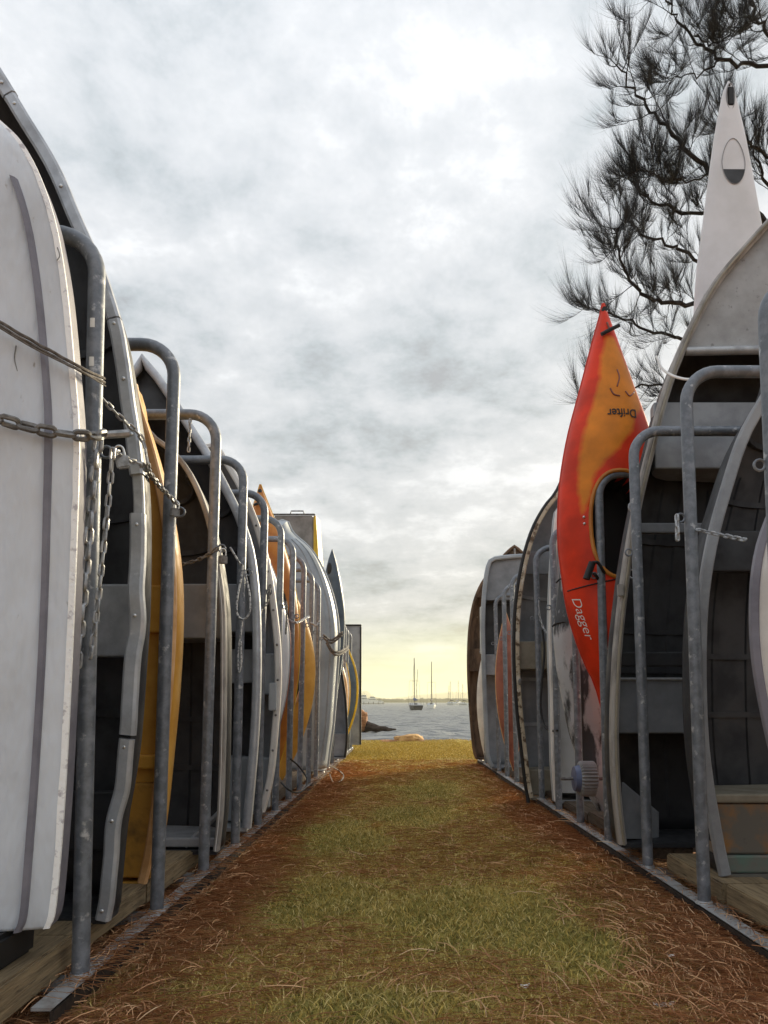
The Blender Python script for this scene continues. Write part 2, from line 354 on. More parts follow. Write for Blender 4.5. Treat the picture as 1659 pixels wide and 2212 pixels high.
SUNGOLD = random_mat('sunlit_gold_grass', [(.30,.20,.03), (.52,.35,.06), (.68,.48,.10), (.40,.33,.06), (.74,.55,.18)])  # warm low sunlight on the far grass is put into these colours
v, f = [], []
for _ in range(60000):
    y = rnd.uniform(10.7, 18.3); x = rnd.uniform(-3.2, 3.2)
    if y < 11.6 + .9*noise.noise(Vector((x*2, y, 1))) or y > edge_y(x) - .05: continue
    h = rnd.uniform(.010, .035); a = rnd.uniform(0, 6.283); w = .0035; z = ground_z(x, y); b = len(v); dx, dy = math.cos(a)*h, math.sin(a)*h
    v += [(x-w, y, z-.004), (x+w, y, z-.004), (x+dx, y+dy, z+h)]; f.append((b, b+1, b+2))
o = raw_mesh('sunlit_gold_grass', v, f, SUNGOLD); tag(o, 'dry grass coloured golden as if sunlit at the open far end of the strip by the water', 'grass', kind='stuff')
GREEN = random_mat('green_grass', [(.13,.125,.034), (.25,.22,.055), (.38,.32,.085), (.18,.165,.045), (.52,.42,.15)])
v, f = scatter_grass(130000, 1.75, 18.2, green, .005, .017, 1.4)
o = raw_mesh('green_grass', v, f, GREEN); tag(o, 'darker green grass in uneven patches on the strip between the racks', 'grass', kind='stuff')
# a few pale scraps that can be told apart
scr = random_mat('pale_scrap', [(.62,.60,.55), (.75,.73,.70)])
for i, (px, py, lab, c) in enumerate(((1438, 2090, 'curled whitish dry leaf scrap at the lower right of the path', 'leaf'), (560, 1868, 'small round pale pebble beside the left rail', 'pebble'), (1128, 2160, 'small white scrap with an orange end near the bottom edge', 'scrap'), (1420, 2196, 'pale curled bark strip at the bottom right of the path', 'bark'))):
    y = CAMZ*F/(py-1529); x = (px-VX)/F*y; b = MB(); z = ground_z(x, y)
    if c == 'pebble': b.ball((x, y, z+.008), .009, 10, 6, (1.1,.9,.8))
    else:
        a = rnd.uniform(-.4, .4); L = .014 if c != 'bark' else .03
        for s in range(5):
            t = s/4 - .5
            for sd in (-1, 1): b.v.append(Vector((x + math.cos(a)*t*L*2 - sd*math.sin(a)*.005*(1.2-abs(2*t)), y + math.sin(a)*t*L*2 + sd*math.cos(a)*.005*(1.2-abs(2*t)), z + .012 + .02*t*t + .003*sd)))
            if s: b.face((2*s-2, 2*s-1, 2*s+1, 2*s))
    o = b.build({'leaf': 'dry_leaf', 'pebble': 'pebble', 'scrap': 'paper_scrap', 'bark': 'bark_strip'}[c], scr, smooth=True); tag(o, lab, c)
# ---- water
SEA = -1.0
wm = bpy.data.materials.new('harbour_water'); wm.use_nodes = True
def water_material(m):
    t = m.node_tree; b = t.nodes['Principled BSDF']; b.inputs['Base Color'].default_value = (.15,.16,.165,1); b.inputs['Roughness'].default_value = .32; b.inputs['Specular IOR Level'].default_value = .3; b.inputs['IOR'].default_value = 1.33
    ge = t.nodes.new('ShaderNodeNewGeometry')
    def noi(sc, st, d):
        mp = t.nodes.new('ShaderNodeMapping'); mp.inputs['Scale'].default_value = st; t.links.new(ge.outputs['Position'], mp.inputs[0])
        n = t.nodes.new('ShaderNodeTexNoise'); n.inputs['Scale'].default_value = sc; n.inputs['Detail'].default_value = d; n.inputs['Roughness'].default_value = .6; n.inputs['Distortion'].default_value = .6
        t.links.new(mp.outputs[0], n.inputs['Vector']); return n.outputs[0]
    a = t.nodes.new('ShaderNodeMath'); a.operation = 'MULTIPLY_ADD'; t.links.new(noi(.55, (.7,1.1,1), 5), a.inputs[0]); a.inputs[1].default_value = .75; t.links.new(noi(.08, (.6,1.3,1), 3), a.inputs[2])
    bp = t.nodes.new('ShaderNodeBump'); bp.inputs['Strength'].default_value = 1; bp.inputs['Distance'].default_value = .85; t.links.new(a.outputs[0], bp.inputs['Height']); t.links.new(bp.outputs[0], b.inputs['Normal'])
water_material(wm)
b = MB(); wy = [15.5*(1.0072**i) for i in range(0, 420)]; wy = [y for y in wy if y < 300] + [330, 400, 520, 700, 1000, 1500, 2500, 4200, 6000]
wx = [-1 + i/60 for i in range(121)]
for y in wy:
    for u in wx:
        x = u*(.16*y + 3) if abs(u) < .99 else math.copysign(9000, u)
        amp = .15 if y < 300 else 0
        hh = amp*(noise.noise(Vector((x*.30, y*.42, 0))) + .6*noise.noise(Vector((x*.75, y*1.1, 4))) + .3*noise.noise(Vector((x*1.7, y*2.4, 9)))) if abs(u) < .99 else 0
        b.v.append(Vector((x, y, SEA + hh)))
for j in range(len(wy)-1):
    for i in range(120): b.face((j*121+i, j*121+i+1, (j+1)*121+i+1, (j+1)*121+i))
o = b.build('water', wm, smooth=True, angle=180); o['kind'] = 'structure'; o['label'] = 'grey choppy harbour water'
# ---- far shore and hills
hz = pmat('hazy_hill', (.075,.085,.06), (.05,.06,.04), .01, .95)
tz = pmat('far_trees', (.05,.058,.035), (.035,.04,.024), .05, .95)
def ridge(name, y, depth, prof, mat, step, jag, seed, label, kind, cat=None):
    b = MB(); x = prof[0][0]; K = []
    while x <= prof[-1][0]:
        for (xa, ha), (xb, hb) in zip(prof, prof[1:]):
            if xa <= x <= xb: h = ha + (hb-ha)*(3*((x-xa)/(xb-xa))**2 - 2*((x-xa)/(xb-xa))**3); break
        K.append((x, max(.2, h*(1 + jag*noise.noise(Vector((x/(step*4), seed, 0))) + jag*.6*noise.noise(Vector((x/(step*1.3), seed, 5))))))); x += step
    for x, h in K:
        b.v += [Vector((x, y, SEA-.3)), Vector((x, y+depth*.1, SEA+h*.75)), Vector((x, y+depth*.35, SEA+h)), Vector((x, y+depth, SEA-.3))]
    for i in range(len(K)-1):
        for j in range(3): b.face((4*i+j, 4*i+j+1, 4*i+j+5, 4*i+j+4))
    o = b.build(name, mat, smooth=True, angle=60); o['kind'] = kind; o['label'] = label
    if cat: o['category'] = cat
    return o
ridge('hills', 4200, 900, [(-900,20),(-260,22),(-235,62),(-195,66),(-150,30),(-60,18),(0,26),(150,44),(330,58),(480,60),(640,58),(1500,64)], hz, 12, .06, 2, 'pale hazy hills on the horizon', 'structure')
ridge('headland', 2100, 260, [(-260,2),(-175,3),(-160,24),(-135,26),(-112,6),(-90,14),(-74,15),(-50,6),(0,6),(600,8)], hz, 5, .1, 9, 'low hazy headland behind the far trees', 'structure')
ridge('far_wood', 1100, 60, [(-400,6),(-60,6.5),(-30,6),(0,5.5),(60,6.5),(120,6),(400,7)], tz, 1.6, .35, 4, 'low line of trees along the far shore', 'stuff', 'wood')

# ================================================================ the racks
def rack(side, X, ks, y0, y1, label, HT):
    r = thing('boat_rack', label, 'boat rack', (X, y0, gz(y0)), 'galvanised boat racks')
    W = 1.45; s = side
    a, c = X + s*.028, X - s*.030
    b = MB(); n = 24
    for i in range(n+1):
        y = y0 + (y1-y0)*i/n; z = rz(y)
        for dx, dz in ((a, 0), (c, 0), (c, -.009), (a - s*.009, -.009)): b.v.append(Vector((dx, y, z+dz)))
        if i: b.ring(4*(i-1), 4*i, 4)
    b.face(range(4)); b.face(range(4*n, 4*n+4)); b.build('base_rail', M['galv_flat'], r)
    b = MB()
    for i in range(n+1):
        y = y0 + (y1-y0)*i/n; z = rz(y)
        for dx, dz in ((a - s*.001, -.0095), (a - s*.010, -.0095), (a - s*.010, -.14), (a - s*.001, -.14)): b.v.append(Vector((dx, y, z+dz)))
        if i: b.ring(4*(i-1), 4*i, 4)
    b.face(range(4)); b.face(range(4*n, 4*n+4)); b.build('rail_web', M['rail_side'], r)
    xb = X - s*W
    b = MB()
    for i in range(n+1):
        y = y0 + (y1-y0)*i/n; z = rz(y)
        for dx, dz in ((xb-.04, 0), (xb+.04, 0), (xb+.04, -.14), (xb-.04, -.14)): b.v.append(Vector((dx, y, z+dz)))
        if i: b.ring(4*(i-1), 4*i, 4)
    b.face(range(4)); b.face(range(4*n, 4*n+4)); b.build('back_rail', M['galv_flat'], r)
    hoops = []
    BR, PR = .125, .0245
    for k, y in enumerate(ks):
        j = rnd.uniform(-.006, .006); z0 = rz(y); zt = z0 + HT - PR + rnd.uniform(-.012, .012); lean = rnd.uniform(-.008, .008)
        j += s*(.026 if k or s < 0 else .0)
        if k == 0 and s > 0: j = lean = 0.0
        P = [Vector((X, y, z0+.001)), Vector((X+j*.42, y+lean*.42, z0+.8)), Vector((X+j, y+lean, zt-BR))]
        for q in range(1, 8):
            an = math.pi/2*q/8; P.append(Vector((X+j - s*BR*(1-math.cos(an)), y+lean, zt-BR+BR*math.sin(an))))
        P += [Vector((X+j - s*BR, y+lean, zt)), Vector((xb + s*BR, y+lean, zt))]
        for q in range(1, 8):
            an = math.pi/2*q/8; P.append(Vector((xb + s*BR*(1-math.sin(an)), y+lean, zt-BR+BR*math.cos(an))))
        P += [Vector((xb, y+lean, zt-BR)), Vector((xb, y, z0+.001))]
        h = MB().tube(P, PR, 14).build('hoop', M['galv'], r, smooth=True); hoops.append(h)
        MB().tube([(X, y, z0+.0005), (X, y, z0+.012)], [.034, .028], 14).build('weld_collar', M['galv_flat'], h, smooth=True)
        MB().box(min(X-s*.046, xb+s*.041), max(X-s*.046, xb+s*.041), y-.02, y+.02, z0-.05, z0-.004).build('cross_bar', M['galv_flat'], r)
        # a welded eye for chains at chest height
        ez = z0 + 1.50 + rnd.uniform(-.01, .01); e0 = Vector((X + j*.75 + s*(PR-.001), y + lean*.75, ez))
        pts = [e0 + Vector((s*(.017 - .017*math.cos(t)), 0, .017*math.sin(t))) for t in [2*math.pi*i/12 for i in range(12)]]
        MB().tube(pts, .0045, 6, closed=True).build('chain_eye', M['galv'], h, smooth=True)
    return r, hoops
LX, RX = -.892, 1.175
LY = [2.12 + .655*k for k in range(19)]; RY = [2.245 + .645*k for k in range(14)]
lrack, lhoops = rack(+1, LX, LY, 1.90, 14.3, 'long galvanised steel rack of pipe hoops down the left side', 2.165)
rrack, rhoops = rack(-1, RX, RY, 1.30, 10.86, 'galvanised steel rack of pipe hoops down the right side', 2.115)
lrack['group'] = rrack['group'] = 'galvanised boat racks'
# stickers on the first post
for py in (696, 780):
    p = at3(208, py, LY[0]-.026); b = MB(); n = 5
    for i in range(n):
        a = -1.0 + .55*i/(n-1) + .15
        for dz in (-.014, .014): b.v.append(Vector((LX + .0252*math.sin(a+.6), LY[0] - .0252*math.cos(a+.6), p.z+dz)))
        if i: b.face((2*i-2, 2*i, 2*i+1, 2*i-1))
    b.build('sticker', M['sticker'], lhoops[0])
# timber bearers lying on the cross bars behind the posts
def timber(x0, x1, y0, y1, h, label, m='timber', lift=0, tilt=0):
    b = MB(); b.box(x0, x1, y0, y1, 0, h, bev=.006)
    for v in b.v: v.z += rz(v.y) - .003 + lift + tilt*(v.y-y0) + .003*noise.noise(v*9)
    o = b.build('timber_bearer', M[m]); tag(o, label, 'timber', 'timbers the boats stand on'); return o
S = .006
timber(-1.16, -.945, 1.62, 2.19, .095, 'near weathered timber under the white hull on the left', 'timber')
timber(-1.20, -.960, 2.21, 2.86, .075, 'sawn plank under the riveted aluminium gunwale and mustard dinghy', 'timber', .012)
timber(-1.18, -.965, 2.88, 4.1, .085, 'brown timber under the charcoal dinghy on the left rack', 'timber')
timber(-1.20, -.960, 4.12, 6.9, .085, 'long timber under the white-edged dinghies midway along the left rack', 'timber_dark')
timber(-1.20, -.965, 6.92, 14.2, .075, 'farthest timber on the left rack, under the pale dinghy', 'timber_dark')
timber(1.245, 1.47, 1.50, 2.86, .085, 'near sawn timber under the stained green-edged dinghy on the right', 'timber')
timber(1.24, 1.45, 2.88, 3.47, .080, 'short timber end beside the second post on the right', 'timber')
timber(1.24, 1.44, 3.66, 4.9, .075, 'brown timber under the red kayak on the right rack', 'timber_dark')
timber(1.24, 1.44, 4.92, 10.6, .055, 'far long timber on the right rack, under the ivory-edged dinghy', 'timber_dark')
# ================================================================ boats stood on their transoms
def lerp_curve(C, s):
    i = min(int(s*(len(C)-1)), len(C)-2); t = s*(len(C)-1) - i
    return C[i]*(1-t) + C[i+1]*t
class Boat:
    """gunwale curve C: (half beam, z) from transom to bow; opening towards -y if face = +1 (hull goes +y)."""
    def __init__(s, name, label, cx, y0, edge, depth, face=1, e=.62, rake=.25, group='boats stood on end in the racks', extra=(), floor=None, sheer=0.0, cat='dinghy', bowd=.45, gw=.036):
        pts = []
        for p in edge:
            x, z = at(p[0], p[1], y0); pts.append((max(0, abs(x-cx)-gw/2), z, 0))
        if floor is not None: pts[0] = (pts[0][0], floor, 0)
        pts += [(hb, z, 0) for hb, z in extra]
        s.C = [Vector((max(p.x, 0.0), p.y)) for p in catmull(pts, 7)]
        # even resampling
        L = [0]
        for a, b in zip(s.C, s.C[1:]): L.append(L[-1] + (b-a).length)
        n = 48; D = []; k = 0
        for i in range(n+1):
            t = L[-1]*i/n
            while k < len(L)-2 and L[k+1] < t: k += 1
            u = (t-L[k])/max(1e-9, L[k+1]-L[k]); D.append(s.C[k]*(1-u) + s.C[k+1]*u)
        s.C = D; s.cx, s.y0, s.d, s.face, s.e, s.rake, s.sheer, s.bowd = cx, y0, depth, face, e, rake, sheer, bowd
        s.z0 = D[0].y; s.root = thing(name, label, cat, (cx, y0, s.z0), group)
    def dep(s, u): return s.d*(1 - s.bowd*u**3)
    def pt(s, u, th):
        c = lerp_curve(s.C, u); co, si = math.cos(th), max(0.0, math.sin(th))
        x = c.x*(1 if co >= 0 else -1)*abs(co)**s.e; y = s.dep(u)*si**s.e
        return Vector((s.cx + x, s.y0 + s.face*(y - s.sheer*u**3), c.y - s.rake*si**1.4*u**4))
    def uz(s, z):
        for i, c in enumerate(s.C):
            if c.y >= z: return i/(len(s.C)-1)
        return 1.0
    def hull(s, mat, inner=None, th=.008, J=18):
        b = MB(); K = 48
        for i in range(K+1):
            for j in range(J+1): b.v.append(s.pt(i/K, math.pi*j/J))
        for i in range(K):
            for j in range(J): b.face((i*(J+1)+j, i*(J+1)+j+1, (i+1)*(J+1)+j+1, (i+1)*(J+1)+j))
        o = b.build('hull', mat, s.root, smooth=True, angle=50)
        md = o.modifiers.new('thickness', 'SOLIDIFY'); md.thickness = th; md.offset = 0
        b = MB(); b.v = [s.pt(0, math.pi*j/J) for j in range(J+1)] + [s.pt(0, math.pi*j/J) - Vector((0, 0, .02)) for j in range(J+1)]
        n = J+1; b.face(range(n)); b.face(range(2*n-1, n-1, -1)); b.ring(0, n, n)
        b.build('transom', inner or mat, s.root); return o
    def path(s, u0=0.0, u1=1.0, n=40, inset=0.0, dy=0.0, side=0):
        """gunwale line; side -1 / +1 one side only, 0 both round the bow."""
        def one(sg): 
            o = []
            for i in range(n+1):
                u = u0 + (u1-u0)*i/n; c = lerp_curve(s.C, u); o.append(Vector((s.cx + sg*max(0, c.x-inset), s.y0 - s.face*(s.sheer*u**3) + dy, c.y)))
            return o
        if side: return one(side)
        return one(-1) + one(1)[::-1][1:]
    def gunwale(s, mat, w=.03, d=.03, dy=0.0, u0=0.0, u1=1.0, name='gunwale', side=0, bulge=0.0, round_=False, wob=0.0):
        P = s.path(u0, u1, 40, 0, dy, side)
        if wob:
            for i, p in enumerate(P): p.x += wob*noise.noise(Vector((p.z*7, s.cx*9, 0))); p.y += wob*noise.noise(Vector((p.z*8, 5, s.y0)))
        if round_: return MB().tube(P, w/2, 10).build(name, mat, s.root, smooth=True)
        h, q = w/2, d/2; c = min(h, q)*.45
        prof = [(-h, -q+c), (-h+c, -q), (h-c, -q), (h, -q+c), (h, q-c), (h-c, q), (-h+c, q), (-h, q-c)]
        return MB().sweep(P, prof).build(name, mat, s.root, smooth=True, angle=30)
    def seat(s, za, zb, mat, yin=.12, name='thwart', full=False, th=.03, lip=0.0):
        """box seat (full: down to the hull bottom) or plank between heights za..zb, yin below the gunwale."""
        u = s.uz((za+zb)/2); c = lerp_curve(s.C, u); D = s.dep(u)-.012; hb = c.x-.012
        yy = [yin + (D-yin)*i/6 for i in range(7)] if full else [yin, yin+th]
        R_ = []
        for y in yy:
            q = min(.999, max(0, y/D)); R_.append((hb*(1-q**(2/s.e))**(s.e/2), y))
        poly = [(x, y) for x, y in R_] + [(-x, y) for x, y in R_[::-1]]
        b = MB(); n = len(poly)
        for z in (za, zb): b.v += [Vector((s.cx+x, s.y0+s.face*y, z)) for x, y in poly]
        b.ring(0, n, n); b.face(range(n)); b.face(range(n, 2*n))
        o = b.build(name, mat, s.root)
        m = o.modifiers.new('soft', 'BEVEL'); m.width = .008; m.segments = 2
        return o
    def rib(s, z, mat, w=.03, t=.018):
        u = s.uz(z); P = []
        b = MB(); n = 17
        for i in range(n):
            p = s.pt(u, math.pi*i/(n-1)); c = Vector((s.cx, s.y0 + s.face*s.dep(u)*.35, p.z)); q = p + (c-p).normalized()*(t+.006); p = p + (c-p).normalized()*.006
            for dz in (-w/2, w/2): b.v.append(p + Vector((0,0,dz)))
            for dz in (w/2, -w/2): b.v.append(q + Vector((0,0,dz)))
            if i: b.ring(4*(i-1), 4*i, 4)
        b.face(range(4)); b.face(range(4*n-4, 4*n)); return b.build('rib', mat, s.root)
    def stringer(s, th, mat, u0=.02, u1=.8, w=.03, t=.014, out=False, name='strake'):
        b = MB(); n = 24
        for i in range(n+1):
            u = u0 + (u1-u0)*i/n; p = s.pt(u, th); q = s.pt(u, th+.02); tg = (q-p).normalized()
            nr = Vector((s.cx, s.y0 + s.face*s.dep(u)*.3, p.z)) - p; nr.z = 0; nr.normalize()
            if out: nr = -nr
            for a, c in ((-w/2, .003), (w/2, .003), (w/2, t), (-w/2, t)): b.v.append(p + tg*a + nr*c)
            if i: b.ring(4*(i-1), 4*i, 4)
        b.face(range(4)); b.face(range(4*n, 4*n+4)); return b.build(name, mat, s.root)
    def deck(s, z, mat, name='foredeck', dy=.012, th=.012):
        u0 = s.uz(z); b = MB(); n = 20
        for k, off in enumerate((0, th)):
            for i in range(n+1):
                u = u0 + (1-u0)*i/n; c = lerp_curve(s.C, u); hb = max(0, c.x-.006)
                for j in range(7):
                    t = j/3-1; b.v.append(Vector((s.cx+hb*t, s.y0 + s.face*(dy+off - s.sheer*u**3 - .03*(1-t*t)*min(1, hb*4)), c.y)))
        W = 7; Q = (n+1)*W
        for i in range(n):
            for j in range(W-1):
                a = i*W+j; b.face((a, a+1, a+W+1, a+W)); b.face((Q+a, Q+a+W, Q+a+W+1, Q+a+1))
        for j in range(W-1): b.face((j, Q+j, Q+j+1, j+1))
        return b.build(name, mat, s.root, smooth=True)
    def rivets(s, us, mat, r=.006, off=0.0, dy=-.02, side=1, inset=.0):
        src = None
        for u in us:
            c = lerp_curve(s.C, u); p = Vector((side*(c.x-inset), -s.face*(s.sheer*u**3)+dy, c.y - s.z0))
            if src is None: src = MB().ball((0,0,0), r, 8, 5, (1,.6,1)).build('rivet', mat, s.root, smooth=True, local=True); src.location = p
            else: link_copy(src, s.root, p)

# ---------- left row
# white hull, bottom towards the camera
e0 = [(105,2005),(120,1950),(140,1700),(155,1400),(165,1150),(170,950),(160,800),(140,600),(110,450),(60,330),(0,262)]
y = 1.955; cx = -1.52
pts = [at(px, py, y) for px, py in e0]; CH = catmull([(x, z, 0) for x, z in pts] + [(-1.30, pts[-1][1]+.16, 0), (-1.52, pts[-1][1]+.20, 0)], 6)
wt = thing('dinghy', 'white painted dinghy hull with a lilac rubbing strip, nearest on the left', 'dinghy', (cx, y, CH[0].y), 'boats stood on end in the racks')
def hullrow(t, k):                                   # t along the chine, k: 0 chine .. 1 keel
    p = CH[t]; x = cx + (p.x-cx)*(1-k); return Vector((x, y - .20*k**.8 - .012*noise.noise(Vector((x*5, p.y*3, 0)))*min(1, k*6), p.y + .03*k))
b = MB(); n = len(CH); J = 14
ks_ = [(j/J)**1.5 for j in range(J+1)]
for i in range(n):
    for k in ks_: b.v.append(hullrow(i, k))
    for k in ks_[::-1][1:]: v = hullrow(i, k); b.v.append(Vector((2*cx-v.x, v.y, v.z)))
W = 2*J+1
for i in range(n-1):
    for j in range(W-1): b.face((i*W+j, i*W+j+1, (i+1)*W+j+1, (i+1)*W+j))
o = b.build('hull_bottom', M['white'], wt, smooth=True); m_ = o.modifiers.new('thickness', 'SOLIDIFY'); m_.thickness = .006; m_.offset = -1
for sg in (1, -1):
    b = MB()
    for i in range(n):
        p = CH[i]; hb = p.x - cx
        for a, yy in ((.0015, y-.002), (-.004, y+.03), (-.010, y+.075), (-.024, y+.075), (-.02, y+.002)): b.v.append(Vector((cx + sg*(hb+a), yy, p.y)))
        if i: b.ring(5*(i-1), 5*i, 5)
    b.face(range(5)); b.face(range(5*n-5, 5*n)); b.build('side_panel', M['lilac'], wt, smooth=True, angle=30)  # shade on the hull side is put into this lilac colour
    b = MB()
    for i in range(n-2):
        p = CH[i]; hb = p.x-cx; wv = .0105 + .004*noise.noise(Vector((i*1.7, sg, 0)))
        for a, yy in ((.003, y-.004), (-wv, y-.010-.0), (-wv, y-.004), (.003, y+.003)): b.v.append(Vector((cx + sg*(hb+a), yy, p.y)))
        if i: b.ring(4*(i-1), 4*i, 4)
    b.build('chine_bead', M['white_edge'], wt)
    b = MB()
    for i in range(0, n-22):
        p = CH[i]; hb = p.x-cx; k = .055/hb
        v = hullrow(i, k); q = hullrow(i, k+.017/hb)
        x1, x2 = v.x, q.x
        if sg < 0: x1, x2 = 2*cx-x1, 2*cx-x2
        for x, yy in ((x1, v.y-.001), (x1*.8+x2*.2, v.y-.011), (x1*.2+x2*.8, q.y-.011), (x2, q.y-.001)): b.v.append(Vector((x, yy, p.y)))
        if i: b.ring(4*(i-1), 4*i, 4)
    b.face(range(4)); b.build('rubbing_strip', M['lilac'], wt)
b = MB(); P0 = [hullrow(0, k) for k in ks_] + [Vector((2*cx-v.x, v.y, v.z)) for v in [hullrow(0, k) for k in ks_[::-1][1:]]] 
P0 += [Vector((2*cx-CH[0].x-.01, y+.072, CH[0].y)), Vector((CH[0].x-.01, y+.072, CH[0].y))]
b.v = [p + Vector((0,0,.004)) for p in P0] + [p + Vector((0,0,.02)) for p in P0]; q = len(P0); b.face(range(q)); b.face(range(q, 2*q)); b.ring(0, q, q); b.build('transom', M['white'], wt)
o = MB().box(-1.85, -.985, 1.72, 2.05, rz(1.9)+.094, CH[0].y+.002, bev=.012)
for v in o.v: v.z += .006*noise.noise(v*12); v.x += .02*noise.noise(v*7)
tag(o.build('rubber_mat', M['black']), 'black rubber mat folded under the white hull', 'mat')

for pts_ in (((47,758),(44,785),(49,812)), ((122,532),(126,548),(121,560)), ((80,930),(84,950),(83,968)), ((30,1180),(52,1172),(66,1180))):
    Q = []
    for px, py in pts_:
        x, z = at(px, py, 1.93); k = max(0, 1-(x-cx)/(CH[40].x-cx)); Q.append(Vector((x, y - .20*k**.8 - .004, z)))
    MB().tube(catmull(Q, 4), .0016, 5).build('scratch', M['chain_dark'], wt)
# riveted aluminium dinghy
e1 = [(245,1940),(262,1800),(280,1700),(295,1600),(309,1420),(317,1300),(320,1120),(317,1040),(309,950),(295,850),(274,720),(240,610),(190,490),(130,360),(60,245),(0,152)]
b1 = Boat('dinghy', 'aluminium dinghy with a dented riveted gunwale behind the white hull', -1.50, 2.36, e1, .34, extra=[(.07, 3.01), (0, 3.04)], floor=rz(2.36)+.094, sheer=.02, gw=.046)
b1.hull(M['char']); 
def gap(b, za, zb): return b.uz(za), b.uz(zb)
uA = b1.uz(at(0, 1590, 2.36)[1]); uB = b1.uz(at(0, 1122, 2.36)[1]); uC = b1.uz(at(0, 1052, 2.36)[1]); uD = b1.uz(at(0, 740, 2.36)[1]); uE = b1.uz(at(0, 262, 2.36)[1])
for sg in (1, -1):
    for ua, ub, w in ((0, uA-.004, .044), (uA, uB, .048), (uC, uD, .044), (uD+.002, uE, .042), (uE+.002, .999, .046)):
        b1.gunwale(M['alu'], w, .036, -.02, ua, ub, side=sg, wob=.010 if ub <= uB else .004)
    b1.gunwale(M['alu_light'], .034, .02, -.012, uA, .999, name='inner_rail', side=sg)
b1.rivets([.01, .10, .175, .19, uA-.012, uA+.012, .31, uB-.012, uC+.012, .50, .56, .62, .70, .78, uE-.012, uE+.015, .93], M['rivet'], .0065, dy=-.039)
b1.seat(1.0, 1.25, M['alu'], .14); b1.seat(.35, .55, M['char'], .14)
for z in (.75, 1.5, 1.8, 2.1): b1.rib(z, M['char'])

# mustard plastic dinghy
e2 = [(318,1895),(332,1845),(346,1750),(360,1620),(372,1500),(380,1380),(382,1280),(377,1190),(364,1095),(345,1010),(321,925),(302,868)]
b2 = Boat('dinghy', 'mustard yellow plastic dinghy behind the second left post', -1.42, 2.86, e2, .36, extra=[(.36, 2.12), (.16, 2.22), (0, 2.25)], floor=rz(2.86)+.085, e=.5)
b2.hull(M['mustard']); b2.deck(b2.z0+.02, M['mustard'], name='moulded_liner', dy=.05); b2.gunwale(M['peach'], .034, .03, 0.0)
za, zb = at(0, 1368, 2.9)[1], at(0, 1266, 2.9)[1]
b2.seat(za, zb, M['mustard'], .012, full=True); 
b2.seat(b2.z0+.015, at(0, 1690, 2.9)[1], M['mustard_dirty'], .012, full=True, name='stern_seat')
b2.seat(at(0, 1660, 2.9)[1], at(0, 1630, 2.9)[1], M['mustard'], .008, full=True, name='moulded_step')

# charcoal dinghy with a pale gunwale
e3 = [(476,1830),(485,1750),(490,1600),(492,1400),(489,1300),(479,1220),(466,1150),(445,1080),(416,1020),(381,975),(345,950)]
b3 = Boat('dinghy', 'charcoal dinghy with a thin pale gunwale and box seats behind the third left post', -1.50, 3.51, e3, .42, extra=[(.24, 2.19), (0, 2.23)], floor=rz(3.51)+.083, e=.5)
b3.hull(M['char']); b3.gunwale(M['ridge'], .024, .05, 0.0); b3.gunwale(M['ivory'], .004, .055, 0.0, name='pale_edge', u0=.0, u1=.62, side=1)  # the thin ivory edge line is a sunlit rim put into colour
b3.seat(at(0,1380,3.6)[1], at(0,1262,3.6)[1], M['grey'], .07, full=True); b3.seat(b3.z0+.01, b3.z0+.055, M['midgrey'], .02, full=True, name='stern_frame')
for z in (.5, .75, 1.65, 1.9): b3.rib(z, M['char'], .025, .018)
for a in (.9, 1.2, 1.94, 2.24): b3.stringer(a, M['char'], .02, .5, .03, .02)
b = MB(); p = at3(400, 1828, 3.56); q = at3(478, 1752, 3.56); b.tube([p, q], .014, 8); b.build('brace', M['midgrey'], b3.root)

# plywood dinghy with a tube gunwale and a pointed bow
e4 = [(540,1772),(556,1600),(562,1450),(560,1300),(549,1200),(535,1149),(518,1103),(498,1063),(478,1023),(449,972),(418,925),(389,878),(349,818),(322,788),(305,779)]
b4 = Boat('dinghy', 'dark dinghy with a grey tube gunwale, its pointed bow above the third hoop', -1.46, 4.165, e4, .42, extra=[], floor=rz(4.165)+.083, e=.55, sheer=.03)
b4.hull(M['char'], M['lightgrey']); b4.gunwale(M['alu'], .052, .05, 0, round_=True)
for z in (.7, 1.0, 1.75, 2.0): b4.rib(z, M['char'], .025, .018)
b4.seat(at(0,1365,4.2)[1], at(0,1260,4.2)[1], M['grey'], .05, full=True); b4.seat(b4.z0+.01, at(0,1640,4.2)[1], M['lightgrey'], .16, full=True, name='stern_locker'); b4.deck(at(0,900,4.165)[1], M['char'], dy=.05)
b4.seat(at(0,1475,4.2)[1], at(0,1400,4.2)[1], M['midgrey'], .12, name='thwart')

# white-edged dinghy
e5 = [(572,1742),(590,1680),(600,1580),(607,1480),(606,1400),(598,1320),(585,1230),(565,1150),(545,1096),(522,1045),(492,995),(470,962)]
b5 = Boat('dinghy', 'pale grey dinghy with a bolted off-white gunwale behind the fifth left post', -1.55, 4.83, e5, .42, extra=[(.28, 2.53), (.1, 2.60), (0, 2.62)], floor=rz(4.83)+.083, e=.52)
b5.hull(M['midgrey'], M['lightgrey']); b5.gunwale(M['ivory'], .042, .05, 0.0)
b5.seat(at(0,1500,4.85)[1], at(0,1410,4.85)[1], M['lightgrey'], .08, full=True); b5.seat(b5.z0+.01, at(0,1640,4.85)[1], M['lightgrey'], .1, full=True, name='stern_seat'); b5.seat(at(0,1290,4.85)[1], at(0,1200,4.85)[1], M['grey'], .1, full=True)
b5.rivets([.05,.14,.22,.30,.38,.46,.55,.66], M['chain_dark'], .008, dy=-.027)
p = at3(591, 1505, 4.79); MB().box(p.x-.03, p.x+.02, 4.775, 4.805, p.z-.09, p.z+.09, bev=.006).build('bracket', M['lightgrey'], b5.root)

